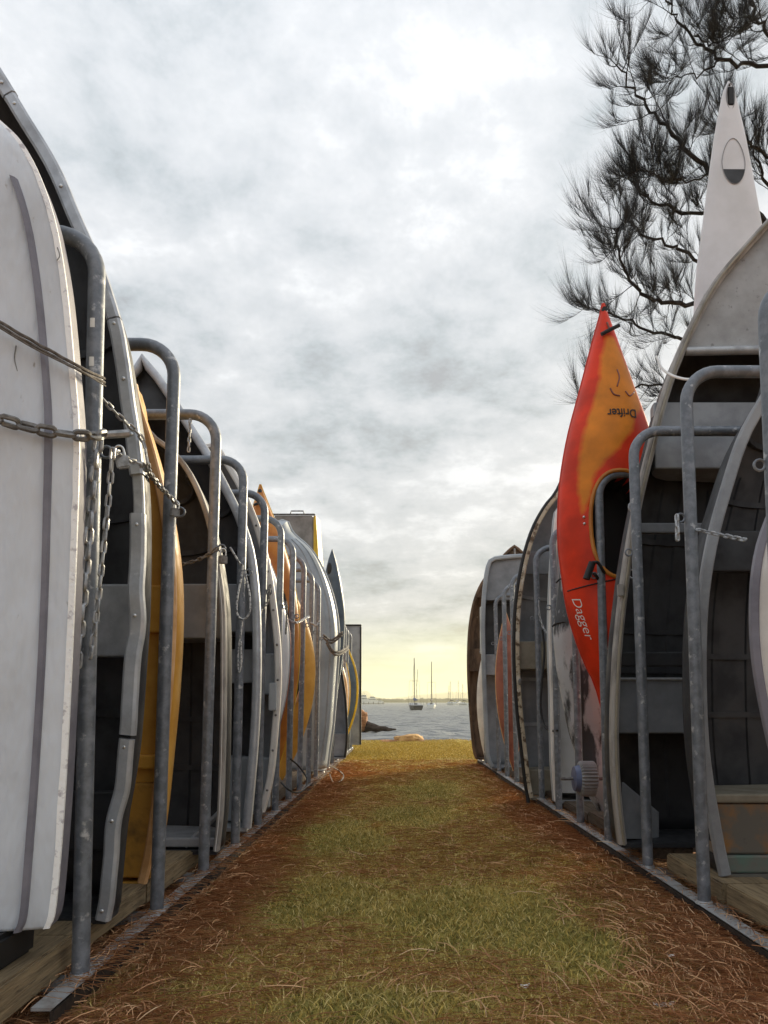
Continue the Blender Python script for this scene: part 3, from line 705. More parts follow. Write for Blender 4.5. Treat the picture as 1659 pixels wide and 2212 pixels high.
# ---------- kayaks
class Kayak:
    def __init__(s, label, base, L, W, prof, df, dbk, mats, cockpit=None, lean=0.0, pitch=0.0, name='kayak', cat='kayak', NS=80, NV=24, group='kayaks and boards stood on end', patch=None):
        s.L, s.W, s.df, s.db = L, W, df, dbk; s.prof = catmull([(a, b, 0) for a, b in prof], 8); s.cock = cockpit
        s.root = thing(name, label, cat, base, group, rot=(pitch, lean, 0))
        b = MB()
        us = [i/NS for i in range(NS+1)]; vs = [math.sin((j/NV-.5)*math.pi) for j in range(NV+1)]
        for u in us:
            for v in vs: b.v.append(s.front(u, v))
        n = NV+1; o = len(b.v)
        for u in us:
            for v in vs: b.v.append(s.back(u, v))
        for i in range(NS):
            for j in range(NV):
                a = i*n+j; mi = 0
                if cockpit:
                    uu, vv = (us[i]+us[i+1])/2, (vs[j]+vs[j+1])/2
                    if s.inc(uu, vv*s.hw(uu)) > .03: mi = 1  # shade inside the cockpit is put into the colour: these faces go black
                b.face((a, a+1, a+n+1, a+n), mi); a += o; b.face((a, a+n, a+n+1, a+1), 0)
        s.body = b.build('body', mats, s.root, smooth=True, local=True, angle=70)
    def hw(s, u):
        P = s.prof
        for a, b in zip(P, P[1:]):
            if a.x <= u <= b.x + 1e-9:
                t = (u-a.x)/max(1e-9, b.x-a.x); return max(.002, (a.y*(1-t)+b.y*t))*s.W/2
        return max(.002, P[-1].y*s.W/2)
    def inc(s, u, x):
        if not s.cock: return -1
        uc, a, bb = s.cock[:3]; q = 1 - abs((u-uc)*s.L/a)**2.4 - abs(x/bb)**2.4
        return q
    def front(s, u, v):
        h = s.hw(u); x = h*v; k = min(1, h/(s.W*.5)*1.25)**.7
        y = -s.df*k*(1-abs(v)**2.2)**.55
        if s.cock:
            q = s.inc(u, x)
            if q > 0: y += s.cock[3]*min(1, q*6)
        return Vector((x, y, u*s.L))
    def back(s, u, v):
        h = s.hw(u); k = min(1, h/(s.W*.5)*1.25)**.7
        return Vector((h*v, s.db*k*(1-abs(v)**3)**.6, u*s.L))
    def sy(s, x, z):                                # deck surface at local (x, z)
        u = z/s.L; h = s.hw(u); return s.front(u, max(-1, min(1, x/h))).y
    def coaming(s, mat, r=.014):
        uc, a, bb = s.cock[:3]; P = []
        for i in range(40):
            t = 2*math.pi*i/40; c, q = math.cos(t), math.sin(t)
            x = bb*1.03*math.copysign(abs(c)**(2/2.4), c); z = uc*s.L + a*1.03*math.copysign(abs(q)**(2/2.4), q)
            c_ = s.cock; s.cock = None; yy = s.sy(x, z); s.cock = c_
            P.append(Vector((x, yy-.004, z)))
        MB().tube(P, r, 8, closed=True).build('coaming', mat, s.root, smooth=True, local=True)
    def seam(s, mat, r=.006):
        P = [Vector((-s.hw(i/40), 0, i/40*s.L)) for i in range(41)] + [Vector((s.hw(i/40), 0, i/40*s.L)) for i in range(40, -1, -1)]
        MB().tube(P, r, 6).build('seam', mat, s.root, smooth=True, local=True)
    def toggle(s, z, mat, x=0.0, L=.10, a=.35):
        y_ = s.sy(x, z)-.02; d = Vector((math.cos(a), 0, math.sin(a)))*L/2
        MB().tube([Vector((x,y_,z))-d, Vector((x,y_-.005,z)), Vector((x,y_,z))+d], .012, 8).build('toggle_handle', mat, s.root, smooth=True, local=True)

KP = [(0,.02),(.06,.22),(.18,.58),(.35,.90),(.52,1.0),(.66,.90),(.80,.62),(.92,.26),(.98,.07),(1,.015)]
def px_kayak(label, tip, top_y, y, half_px, zbase, mats, Wm=None, prof=KP, **kw):
    xt, zt = at(tip[0], tip[1], y); return Kayak(label, (kw.pop('xb', xt), y, zbase), zt - zbase, Wm or 2*half_px*y/F, prof, kw.pop('df', .16), kw.pop('dbk', .16), mats, **kw)
# sixth left slot: thin white hull edge
k = Kayak('narrow white kayak hull with a faded pink lower half behind the sixth left post', (-1.13, 5.62, rz(5.6)+.083), 2.15, .64, KP, .13, .17, [M['kwhite'], M['black']], lean=R(-1)); k.seam(M['lightgrey'])
k = Kayak('faded red-brown kayak squeezed in beside the white hull on the left rack', (-1.16, 5.86, rz(5.86)+.083), 2.1, .62, KP, .08, .08, [M['redbrown']])
# orange kayak with its tip above the hoops
k = Kayak('orange kayak with a bow fitting, its tip showing above the left hoops', (-1.07, 6.26, rz(6.2)+.083), at(553,1046,6.26)[1]-rz(6.2)-.083, .58, KP, .14, .16, [M['orange'], M['black']], cockpit=(.52, .42, .2, .2), lean=R(-2.6)); k.coaming(M['black']); k.toggle(k.L*.93, M['black']); k.seam(M['yellow'])
b = MB(); zt = k.L*.975; b.tube([(0, k.sy(0, zt)-.004, zt), (0, k.sy(0, zt)+.01, zt)], .018, 10); b.build('bow_fitting', M['black'], k.root, local=True)
k = Kayak('yellow-orange kayak standing low behind the eighth left post', (-1.08, 6.92, rz(6.9)+.08), 2.0, .64, KP, .14, .16, [M['mustard'], M['black']], cockpit=(.5, .35, .2, .18), lean=R(-1)); k.coaming(M['peach'])
k = Kayak('second mustard kayak standing behind the ninth left post', (-1.18, 7.56, rz(7.5)+.075), 2.0, .62, KP, .14, .16, [M['mustard'], M['black']])
# large pale dinghy, hull bottom to the camera
e9 = [(710,1652),(716,1610),(723,1555),(730,1458),(734,1394),(732,1345),(726,1307),(713,1262),(693,1216),(671,1184),(635,1152)]
b9 = Boat('dinghy', 'large pale blue-grey dinghy bulging out into the path on the left', -1.35, 8.50, e9, .36, face=-1, extra=[(.06, 2.93), (0, 2.94)], floor=rz(8.5)+.075, e=.75, rake=.1)
b9.hull(M['paleblue']); b9.gunwale(M['lightgrey'], .045, .06, 0.0)
for a in (.5, .8, 2.34, 2.64): b9.stringer(a, M['paleblue'], .03, .9, .05, .02, out=True)
# square-nosed punt behind it
pu = thing('punt', 'square-ended punt with a grab handle on top, behind the pale dinghy', 'punt', (-1.28, 9.1, rz(9.1)+.075), 'boats stood on end in the racks')
zt = at(0, 1124, 9.1)[1]; xr = at(684, 1110, 9.1)[0]; zb_ = rz(9.1)+.076
b = MB(); b.box(-1.52, xr-.012, 8.86, 9.13, zb_, zt, bev=.015); b.build('hull', pmat('beige_grey_panel', (.30,.275,.255), (.20,.185,.17), 9, .6), pu)
b = MB()
for i in range(9):
    t = i/8; z = zt - (zt-zb_)*t; bl = .02 + .10*math.sin(min(1, t*1.8)*math.pi/2)
    for dx, yy in ((0, 8.87), (.012+bl*.75, 8.87), (.025+bl, 9.12), (0, 9.12)): b.v.append(Vector((xr-.01+dx, yy, z)))
    if i: b.ring(4*(i-1), 4*i, 4)
b.face(range(4)); b.build('yellow_side', M['yellow'], pu, smooth=True, angle=30)
b = MB(); b.box(-1.535, xr+.012, 8.845, 8.875, zt+.001, zt+.022, bev=.006); b.build('top_rail', M['chain_dark'], pu)
xa, xb_ = at(640, 0, 9)[0], at(668, 0, 9)[0]
MB().tube([(xa, 8.86, zt+.02), (xa+.01, 8.86, zt+.055), (xb_-.01, 8.86, zt+.055), (xb_, 8.86, zt+.02)], .008, 8).build('handle', M['chain_dark'], pu, smooth=True)
# slate blue kayak
k = Kayak('slate blue kayak with black hand-holds rising over the far left hoops', (-.89, 9.82, rz(9.8)+.075), at(715,1186,9.82)[1]-rz(9.8)-.075, .36, [(0,.03),(.1,.2),(.3,.45),(.5,.88),(.68,.98),(.82,.72),(.93,.36),(.985,.1),(1,.02)], .1, .14, [M['navy'], M['black']], lean=R(0))
for zz, xx in ((.9, -.03), (.66, .08)):
    z = k.L*zz; b = MB(); b.ball((xx, k.sy(xx, z), z), .055, 12, 6, (.6,.35,1.6)); b.build('hand_hold', M['black'], k.root, smooth=True, local=True)
# dark low dinghy
e12 = [(748,1634),(752,1600),(752,1560),(749,1510),(745,1480),(738,1440),(730,1410),(722,1392)]
b12 = Boat('dinghy', 'low dark grey dinghy with a black rubber gunwale near the left far end', -1.25, 10.12, e12, .36, extra=[(.16, at(0,1380,10.1)[1]), (0, at(0,1376,10.1)[1])], floor=rz(10.1)+.075, e=.55)
b12.hull(M['grey'], M['midgrey']); b12.gunwale(M['black'], .03, .05); b12.seat(b12.z0+.01, b12.z0+.32, M['midgrey'], .1, full=True, name='stern_seat')
# far end of the left row
k = Kayak('peach coloured slim kayak between the last left posts', (-1.0, 11.45, rz(11.4)+.075), 1.75, .5, KP, .1, .12, [M['peach'], M['black']], lean=R(-2))
k = Kayak('ivory slim kayak behind the peach one near the left far end', (-1.03, 12.1, rz(12.1)+.075), 1.9, .5, KP, .1, .12, [M['ivory'], M['black']], lean=R(-1)); k.seam(M['yellow'], .015)
k = Kayak('yellow striped dark kayak leaning out past the last left post', (-1.02, 13.0, rz(13)+.075), 2.0, .62, KP, .12, .12, [M['navy'], M['black']], lean=R(-1)); k.seam(M['yellow'], .03)
fb = thing('board', 'black-framed flat board standing at the far end of the left rack', 'board', (-1.2, 13.6, rz(13.6)+.075), 'kayaks and boards stood on end')
xa, z1 = at(781, 1349, 13.6); MB().box(xa-.95, xa-.03, 13.58, 13.63, rz(13.6)+.076, z1-.03).build('panel', M['midgrey'], fb)
b = MB(); b.box(xa-.98, xa, 13.56, 13.65, z1-.03, z1, bev=.008); b.box(xa-.028, xa, 13.56, 13.65, rz(13.6)+.076, z1-.031, bev=.008); b.build('frame', M['black'], fb)
# ---------- right row
k = Kayak('ivory kayak at the right edge, standing by the nearest right posts', (1.545, 2.46, rz(2.4)+.085), 1.72, .74, [(0,.05),(.06,.35),(.2,.70),(.4,.93),(.55,1.0),(.7,.93),(.85,.62),(.95,.25),(1,.03)], .12, .2, [M['ivory'], M['black']], lean=R(1.0)); k.seam(M['lilac'], .02)
# stained dinghy with green sill
e = [(1556,1893),(1550,1865),(1537,1800),(1520,1700),(1508,1600),(1503,1450),(1508,1300),(1528,1170),(1558,1060),(1598,940),(1659,832)]
q1 = Boat('dinghy', 'mud-stained dinghy with a tapering grey gunwale and green sill, right of the nearest right post', 1.86, 2.99, e, .40, extra=[(.25, 2.34), (.1, 2.44), (0, 2.47)], floor=rz(2.99)+.086, e=.5)
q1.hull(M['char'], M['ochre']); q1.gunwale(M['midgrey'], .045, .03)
q1.seat(q1.z0+.075, at(0,1738,3.0)[1], M['ochre'], .03, full=True, name='stern_board'); q1.seat(at(0,1736,3.0)[1], at(0,1716,3.0)[1], M['tan'], .022, full=True, name='ledge'); q1.seat(q1.z0+.002, q1.z0+.072, M['seagreen'], .018, full=True, name='green_sill')
for z in (.75, 1.05, 1.45, 1.75, 2.05): q1.rib(z, M['char'], .025, .018)
for a in (1.1, 1.4, 1.75, 2.05): q1.stringer(a, M['char'], .02, .7, .03, .015)
q1.seat(at(0,1230,3.1)[1], at(0,1140,3.1)[1], M['char'], .16)
# big decked dinghy
e = [(1335,1822),(1326,1750),(1319,1650),(1318,1550),(1325,1400),(1340,1260),(1355,1160),(1375,1060),(1400,960),(1420,880),(1450,790),(1500,680),(1540,610),(1600,540),(1659,475)]
yq = 3.64
q2 = Boat('dinghy', 'big dinghy with a pale laminated gunwale and grey foredeck on the right', 1.98, yq, e, .42, extra=[(.05, 3.32), (0, 3.325)], floor=None, e=.5)
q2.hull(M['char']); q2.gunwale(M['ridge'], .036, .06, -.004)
q2.gunwale(M['tan'], .010, .02, -.040, name='gunwale_lamination', side=-1); q2.gunwale(M['ivory'], .006, .062, -.004, name='pale_edge', u1=.55, side=-1)
zd = at(0, 760, yq)[1]; q2.deck(zd, M['deckply'])
hb = lerp_curve(q2.C, q2.uz(zd)).x-.02
MB().tube([(1.98-hb, yq-.005, zd), (1.98, yq-.035, zd-.004), (1.98+hb, yq-.005, zd)], .022, 12).build('deck_beam', M['alu_light'], q2.root, smooth=True)
q2.seat(at(0,1012,yq+.1)[1], at(0,868,yq+.1)[1], M['midgrey'], .10, full=True); 
q2.seat(at(0,1152,yq+.15)[1], at(0,1130,yq+.15)[1], M['grey'], .14, name='frame_bar', th=.04)
q2.seat(at(0,1440,yq+.1)[1], at(0,1408,yq+.1)[1], M['char'], .09, name='rail_bar', th=.03)
q2.seat(at(0,1585,yq+.1)[1], at(0,1463,yq+.1)[1], M['grey'], .12, full=True)
MB().tube([at3(1340,1467,yq+.115), at3(1490,1467,yq+.115)], .008, 8).build('seat_edge', M['alu_light'], q2.root, smooth=True)
for a in (1.05, 1.25, 1.45, 1.7, 1.9, 2.1): q2.stringer(a, M['char'], .02, .55, .035, .02)
for z in (.62, .95, 1.22, 1.72): q2.rib(z, M['char'], .028, .022)
b = MB(); p = at3(1343, 1690, yq+.03); b.v = [p, at3(1343,1812,yq+.03), at3(1420,1812,yq+.16), at3(1420,1755,yq+.16)]; b.v += [v + Vector((.012,.012,0)) for v in b.v]; b.face(range(4)); b.face(range(4,8)); b.ring(0,4,4); b.build('knee_plate', M['grey'], q2.root)
for px, py in ((1365, 1095), (1365, 1205), (1365, 1240)):
    p = at3(px, py, yq+.03); MB().tube([p + Vector((.016*math.cos(t), 0, .022*math.sin(t))) for t in [i*math.pi/5 for i in range(10)]], .005, 6, closed=True).build('ring_bolt', M['alu'], q2.root, smooth=True)
p = at3(1340, 1275, yq-.045); MB().box(p.x-.014, p.x+.016, p.y-.008, p.y+.012, p.z-.03, p.z+.03, bev=.004).build('cleat', M['ridge'], q2.root)

# red and orange kayak
yk = 4.33
tip = at3(1303, 656, yk); bot = at3(1352, 1792, yk); zb0 = rz(yk)+.074; bx = bot.x + (zb0-bot.z)*(tip.x-bot.x)/(tip.z-bot.z); KL = math.hypot(tip.x-bx, tip.z-zb0)
lean = math.atan2(tip.x-bx, tip.z-zb0)
RP = [(0,.02),(.1,.12),(.25,.41),(.29,.56),(.344,.74),(.405,.885),(.475,.96),(.537,1),(.6,.975),(.66,.91),(.74,.75),(.828,.50),(.925,.225),(.98,.06),(1,.015)]
km = bpy.data.materials.new('red_orange_plastic'); km.use_nodes = True; t_ = km.node_tree; bs = t_.nodes['Principled BSDF']; bs.inputs['Roughness'].default_value = .45; bs.inputs['Specular IOR Level'].default_value = .3
an = t_.nodes.new('ShaderNodeAttribute'); an.attribute_name = 'orange'; nn_ = t_.nodes.new('ShaderNodeTexNoise'); nn_.inputs['Scale'].default_value = 14; nn_.inputs['Detail'].default_value = 5
g_ = t_.nodes.new('ShaderNodeNewGeometry'); t_.links.new(g_.outputs['Position'], nn_.inputs['Vector'])
ma = t_.nodes.new('ShaderNodeMath'); ma.operation = 'MULTIPLY_ADD'; t_.links.new(nn_.outputs[0], ma.inputs[0]); ma.inputs[1].default_value = .036; ma.inputs[2].default_value = -.018
m2 = t_.nodes.new('ShaderNodeMath'); m2.operation = 'ADD'; t_.links.new(an.outputs['Fac'], m2.inputs[0]); t_.links.new(ma.outputs[0], m2.inputs[1])
mr = t_.nodes.new('ShaderNodeMapRange'); mr.inputs[1].default_value = -.014; mr.inputs[2].default_value = .016; t_.links.new(m2.outputs[0], mr.inputs[0])
mc = t_.nodes.new('ShaderNodeMixRGB'); mc.inputs[1].default_value = (.80,.045,.010,1); mc.inputs[2].default_value = (.84,.27,.02,1); t_.links.new(mr.outputs[0], mc.inputs[0])
# faint scuffs of the other colour
m5 = t_.nodes.new('ShaderNodeMixRGB'); m5.blend_type = 'MULTIPLY'; n5 = t_.nodes.new('ShaderNodeTexNoise'); n5.inputs['Scale'].default_value = 6; n5.inputs['Detail'].default_value = 6; t_.links.new(g_.outputs['Position'], n5.inputs['Vector'])
r5 = t_.nodes.new('ShaderNodeMapRange'); r5.inputs[1].default_value = .35; r5.inputs[2].default_value = .65; r5.inputs[3].default_value = .72; r5.inputs[4].default_value = 1.05; t_.links.new(n5.outputs[0], r5.inputs[0]); m5.inputs[0].default_value = 1
t_.links.new(mc.outputs[0], m5.inputs[1]); t_.links.new(r5.outputs[0], m5.inputs[2]); t_.links.new(m5.outputs[0], bs.inputs['Base Color'])
rk = Kayak('tall red and orange kayak with an upside-down name on its deck, on the right rack', (bx, yk, zb0), KL, 2*121*yk/F, RP, .17, .15, [km, M['black']], cockpit=(.555, .30, .165, .26), lean=lean, NS=170, NV=56)
rk.coaming(M['orange'], .012); rk.seam(pmat('red_seam', (.55,.03,.01)), .006)
def k2l(px, py): return ((px - (1303 + 49*(py-655)/1137))*yk/F, (1792-py)/1137*KL)
POLY = [k2l(*p) for p in ((1303,742),(1320,745),(1345,800),(1365,850),(1378,905),(1360,925),(1350,960),(1320,1000),(1290,1025),(1268,1060),(1262,1100),(1245,1135),(1240,1100),(1238,1050),(1243,990),(1252,950),(1262,915),(1275,880),(1282,850),(1290,790))]
def sdist(x, z):
    ins = False; d = 9
    for (xa, za), (xb, zb) in zip(POLY, POLY[1:]+POLY[:1]):
        if (za > z) != (zb > z) and x < (xb-xa)*(z-za)/(zb-za)+xa: ins = not ins
        ex, ez = xb-xa, zb-za; tt = max(0, min(1, ((x-xa)*ex+(z-za)*ez)/(ex*ex+ez*ez))); d = min(d, math.hypot(x-xa-ex*tt, z-za-ez*tt))
    return d if ins else -d
me = rk.body.data; A = me.attributes.new('orange', 'FLOAT', 'POINT'); A.data.foreach_set('value', [sdist(v.co.x, v.co.z) if v.co.y < 0 else -1 for v in me.vertices])
def lettering(K, txt, px, py, size, ang, mat, shear=0.0, bold=.012, hs=1.0):
    cu = bpy.data.curves.new('txt', 'FONT'); cu.body = txt; cu.size = size; cu.align_x = 'CENTER'; cu.align_y = 'CENTER'; cu.shear = shear; cu.offset = size*bold
    to = bpy.data.objects.new('txt', cu); me = bpy.data.meshes.new_from_object(to); bpy.data.objects.remove(to)
    x0, z0 = k2l(px, py); ca, sa = math.cos(ang), math.sin(ang)
    bm = bmesh.new(); bm.from_mesh(me); bmesh.ops.subdivide_edges(bm, edges=bm.edges[:], cuts=1); bm.to_mesh(me); bm.free()
    for v in me.vertices:
        x, z = x0 + v.co.x*ca - hs*v.co.y*sa, z0 + v.co.x*sa + hs*v.co.y*ca
        v.co = Vector((x, K.sy(x, z)-.0035, z))
    me.materials.append(mat); o = bpy.data.objects.new('lettering', me); COL.objects.link(o); o.parent = K.root; return o
lettering(rk, 'Drifter', 1329, 922, .062, math.pi, M['black'], 0, .014, 1.2)
lettering(rk, 'Dagger', 1249, 1352, .088, R(-74), M['sticker'], .3, -.008, .62)
b = MB(); x0, z0 = k2l(1304, 672); b.tube([(x0, rk.sy(x0, z0)-.003, z0), (x0, rk.sy(x0, z0)+.012, z0)], .017, 12); b.build('drain_hole', M['black'], rk.root, smooth=True, local=True)
x0, z0 = k2l(1310, 730); rk.toggle(z0, M['black'], x0, .12, .45)
b = MB(); xa, za = k2l(1306, 708); b.tube([(xa, rk.sy(xa, za)-.004, za), (x0, rk.sy(x0, z0)-.014, z0)], .006, 6); b.build('toggle_cord', M['redbrown'], rk.root, local=True)
for px, py in ((1249, 1142), (1250, 1156)):
    x0, z0 = k2l(px, py); MB().ball((x0, rk.sy(x0, z0), z0), .009, 8, 5).build('bolt', M['rivet'], rk.root, smooth=True, local=True)
for P in (((1322,822),(1326,840),(1320,862)), ((1305,866),(1312,880),(1325,884)), ((1338,872),(1348,882),(1362,868))):     # moulded grooves scuffed to red
    Q = [Vector((x, rk.sy(x, z)-.0015, z)) for x, z in [k2l(*p) for p in P]]; MB().tube(catmull(Q, 5), .0045, 6).build('moulded_groove', M['redbrown'], rk.root, local=True)
b = MB(); Q = []
for i in range(9):
    t = i/8; x0, z0 = k2l(1222+115*t, 1293-20*t); Q.append(Vector((x0, rk.sy(x0, z0)-.004, z0)))
b.tube(Q, .004, 6); b.build('tie_cord', M['black'], rk.root, local=True)

# tall white board above the deck of the big dinghy
yw = 4.52; tp = at3(1577, 176, yw)
sk = Kayak('tall white paddle board with an oval hatch, rising above the big dinghy on the right', (tp.x-.01, yw, rz(yw)+.08), tp.z-rz(yw)-.08, .57, [(0,.3),(.06,.6),(.2,.86),(.45,1.0),(.6,.97),(.72,.84),(.78,.70),(.843,.55),(.90,.41),(.935,.31),(.97,.19),(.99,.10),(1,.02)], .05, .08, [M['kwhite'], M['black']], name='paddle_board', cat='paddle board')
def s2l(px, py): return ((px-1577)*yw/F, (at(0, py, yw)[1]-rz(yw)-.08))
ov = []
for i in range(36):
    t = 2*math.pi*i/36; px, py = 1578.5+26*math.cos(t)*(1-.18*max(0,-math.sin(t))), 357+50*math.sin(t); x, z = s2l(px, py); ov.append(Vector((x, sk.sy(x, z)-.003, z)))
MB().tube(ov, .0022, 6, closed=True).build('hatch_rim', M['midgrey'], sk.root, smooth=True, local=True)
b = MB(); low = [p for p in ov if p.z < s2l(0, 371)[1]]; low.sort(key=lambda p: math.atan2(p.z-s2l(0,371)[1], p.x)); b.v = [p + Vector((0,-.002,0)) for p in low] + [p + Vector((0,.01,0)) for p in low]; n_ = len(low); b.face(range(n_)); b.face(range(n_, 2*n_)); b.ring(0, n_, n_); b.build('hatch_pocket', M['char'], sk.root, local=True)
b = MB(); x, z = s2l(1578, 213); b.box(x-.019, x+.019, sk.sy(x,z)-.010, sk.sy(x,z)+.02, z-.062, z+.062, bev=.006); b.build('carry_handle', M['black'], sk.root, local=True)
P = []
for i in range(24):
    t = 2*math.pi*i/24; P.append(Vector((x+.026*math.cos(t), sk.sy(x,z)-.001, z+.088*math.sin(t))))
MB().tube(P, .0035, 6, closed=True).build('handle_surround', M['midgrey'], sk.root, smooth=True, local=True)
b = MB(); x, z = s2l(1577.5, 187); b.ball((x, sk.sy(x,z), z), .007, 8, 5); b.build('leash_plug', M['black'], sk.root, local=True)

# tarpaulin-wrapped kayak and the trolley wheel
k = Kayak('kayak under a streaked black and white tarpaulin beside the red kayak', (1.42, 5.02, rz(5)+.055), 2.12, .72, [(0,.25),(.1,.5),(.3,.82),(.5,1.0),(.7,.95),(.85,.72),(.95,.4),(1,.1)], .15, .14, [M['tarp']], NS=60)
for v in k.body.data.vertices:
    d = noise.noise(Vector((v.co.x*6, v.co.z*3, 2)))*.03; v.co.x += d; v.co.y += d
for z in (1.25, 1.55):
    P = [Vector((k.hw(z/k.L)*1.03*math.cos(t), -.17*math.sin(t), z+.02*math.sin(3*t))) for t in [i*math.pi/12 for i in range(13)]]; MB().tube(P, .006, 6).build('lashing', M['black'], k.root, local=True)
wt_ = thing('trolley_wheel', 'small launching trolley wheel with a blue hub and ridged grey tyre', 'wheel', at3(1268, 1682, 4.56)); c = wt_.location.copy()
WR, WW = .108, .10
b = MB(); n_ = 30; b_ = 0
for i in range(n_*2):
    a = math.pi*i/n_; r_ = WR if i % 2 == 0 else WR-.009
    for xx, rr in ((-WW/2, r_-.012), (-WW/2+.01, r_), (WW/2-.01, r_), (WW/2, r_-.012), (WW/2, .06), (-WW/2, .06)): b.v.append(c + Vector((xx, rr*math.cos(a), rr*math.sin(a))))
for i in range(n_*2): b.ring(6*i, 6*((i+1) % (2*n_)), 6)
b.build('tyre', M['tyre'], wt_)
b = MB(); b.tube([c+Vector((-WW/2-.035,0,0)), c+Vector((-WW/2-.03,0,0)), c+Vector((-WW/2+.005,0,0)), c+Vector((WW/2-.01,0,0))], [.03,.075,.085,.06], 20); b.build('hub', M['wheel_blue'], wt_, smooth=True, angle=30)
MB().tube([c+Vector((-.16,0,0)), c+Vector((.5,0,0))], .011, 8).build('axle', M['chain_dark'], wt_, smooth=True)

# pale dinghy standing on edge, slotted
e = [(1197,1690),(1191,1643),(1188,1506),(1185,1370),(1188,1261),(1193,1180),(1199,1110)]
q4 = Boat('dinghy', 'pale plastic dinghy with scupper slots behind the red kayak', 1.62, 5.60, e, .36, face=1, extra=[(.36, 2.35), (.15, 2.46), (0, 2.49)], floor=rz(5.6)+.055, e=.5)
q4.hull(M['midgrey']); q4.gunwale(M['ivory'], .035, .04); q4.gunwale(M['lightgrey'], .05, .03, .03, name='inner_rail'); q4.deck(rz(5.6)+.06, M['lightgrey'], dy=.03, name='moulded_deck')
for px, py in ((1200, 1352), (1199, 1460), (1203, 1620)):
    p = at3(px, py, 5.59); MB().box(p.x-.012, p.x+.012, 5.555, 5.64, p.z-.055, p.z+.055, bev=.006).build('scupper_slot', M['black'], q4.root)

# dinghy with peeling ivory gunwale
e = [(1142,1722),(1136,1690),(1128,1620),(1119,1540),(1113,1450),(1112,1380),(1115,1310),(1123,1250),(1136,1190),(1153,1140),(1178,1095),(1204,1062)]
y6 = 6.22
q5 = Boat('dinghy', 'dark dinghy with peeling ivory paint along its gunwale, right of the path', 1.72, y6, e, .44, extra=[(.2, 2.93), (0, 2.97)], floor=rz(y6)+.004, e=.5)
q5.hull(M['grey'], M['tan']); q5.gunwale(M['ivory_peel'], .040, .05, 0); q5.seat(at(0,1446,y6+.1)[1], at(0,1386,y6+.1)[1], M['tan'], .07, full=True); q5.seat(q5.z0+.01, at(0,1662,y6+.1)[1], M['tan'], .08, full=True, name='stern_seat')
for z in (.6, 1.0, 1.75, 2.1): q5.rib(z, M['midgrey'], .03, .02)
q5.seat(at(0,1240,y6+.1)[1], at(0,1190,y6+.1)[1], M['grey'], .12)
P = [p + Vector((-.026, -.01, 0)) for p in q5.path(0.0, .93, 40, 0, 0, -1)]
P = [P[0] + Vector((-.004, -.05, -.16)), P[0] + Vector((-.004, -.03, -.08))] + P
MB().tube(P, .016, 8).build('rubber_strip', M['black'], q5.root, smooth=True)
b = MB(); p = at3(1152, 1473, y6-.028); b.ball((lerp_curve(q5.C, .5).x*-1+1.72+.004, p.y, p.z), .02, 10, 5, (.8,.3,1.5)); b.build('paint_patch', M['chain_dark'], q5.root, smooth=True)

# moulded grey dinghy with a square top
y7 = 8.78
e = [(1060,1660),(1050,1630),(1045,1534),(1041,1425),(1040,1343),(1043,1277),(1050,1225),(1056,1214)]
q6 = Boat('dinghy', 'grey moulded dinghy with a square top beyond the ivory-edged one', 1.60, y7, e, .40, extra=[(.47, 2.555), (.2, 2.585), (0, 2.59)], floor=rz(y7)+.058, e=.4, rake=.02, bowd=.2)
q6.hull(M['grey']); q6.gunwale(M['paleblue'], .05, .05); q6.deck(at(0,1305,y7)[1], M['grey'], name='moulded_panel', dy=.05); q6.seat(at(0,1458,y7)[1], at(0,1413,y7)[1], M['midgrey'], .045, full=True)
q6.seat(at(0,1452,y7)[1], at(0,1300,y7)[1], M['char'], .2, name='locker_back', th=.02)
MB().box(.99, 1.02, y7+.03, y7+.2, at(0,1410,y7)[1], at(0,1308,y7)[1]).build('locker_side', M['midgrey'], q6.root)
k = Kayak('faded red kayak standing between the far right posts', (1.27, 8.22, rz(8.2)+.055), 1.78, .30, KP, .09, .09, [M['redbrown'], M['black']], lean=R(-2.5)); k.seam(M['peach'], .006)
k = Kayak('pale narrow kayak beside the faded red one on the right rack', (1.42, 7.55, rz(7.5)+.055), 1.6, .5, KP, .09, .12, [M['lightgrey'], M['black']])
k = Kayak('slim whitish kayak at the last right posts', (1.17, 10.05, rz(10)+.055), 1.55, .22, KP, .08, .08, [M['ivory']])
# brown weathered dinghy at the far right end
y8 = 10.25
e = [(1026,1640),(1020,1616),(1014,1547),(1009,1466),(1009,1397),(1013,1343),(1023,1294),(1042,1253),(1077,1209),(1105,1181)]
q7 = Boat('dinghy', 'weathered brown plywood dinghy at the far end of the right rack', 1.62, y8, e, .36, extra=[(0, 3.02)], floor=rz(y8)+.058, e=.6)
q7.hull(M['brownply']); q7.gunwale(M['brownply'], .035, .05); q7.deck(at(0,1290,y8)[1], M['brownply'], dy=.02); q7.seat(at(0,1450,y8)[1], at(0,1400,y8)[1], M['brownply'], .1)
MB().tube([(1.62, y8-.03, 2.98), (1.62, y8-.05, 2.3)], .015, 6).build('king_plank', M['ridge'], q7.root)

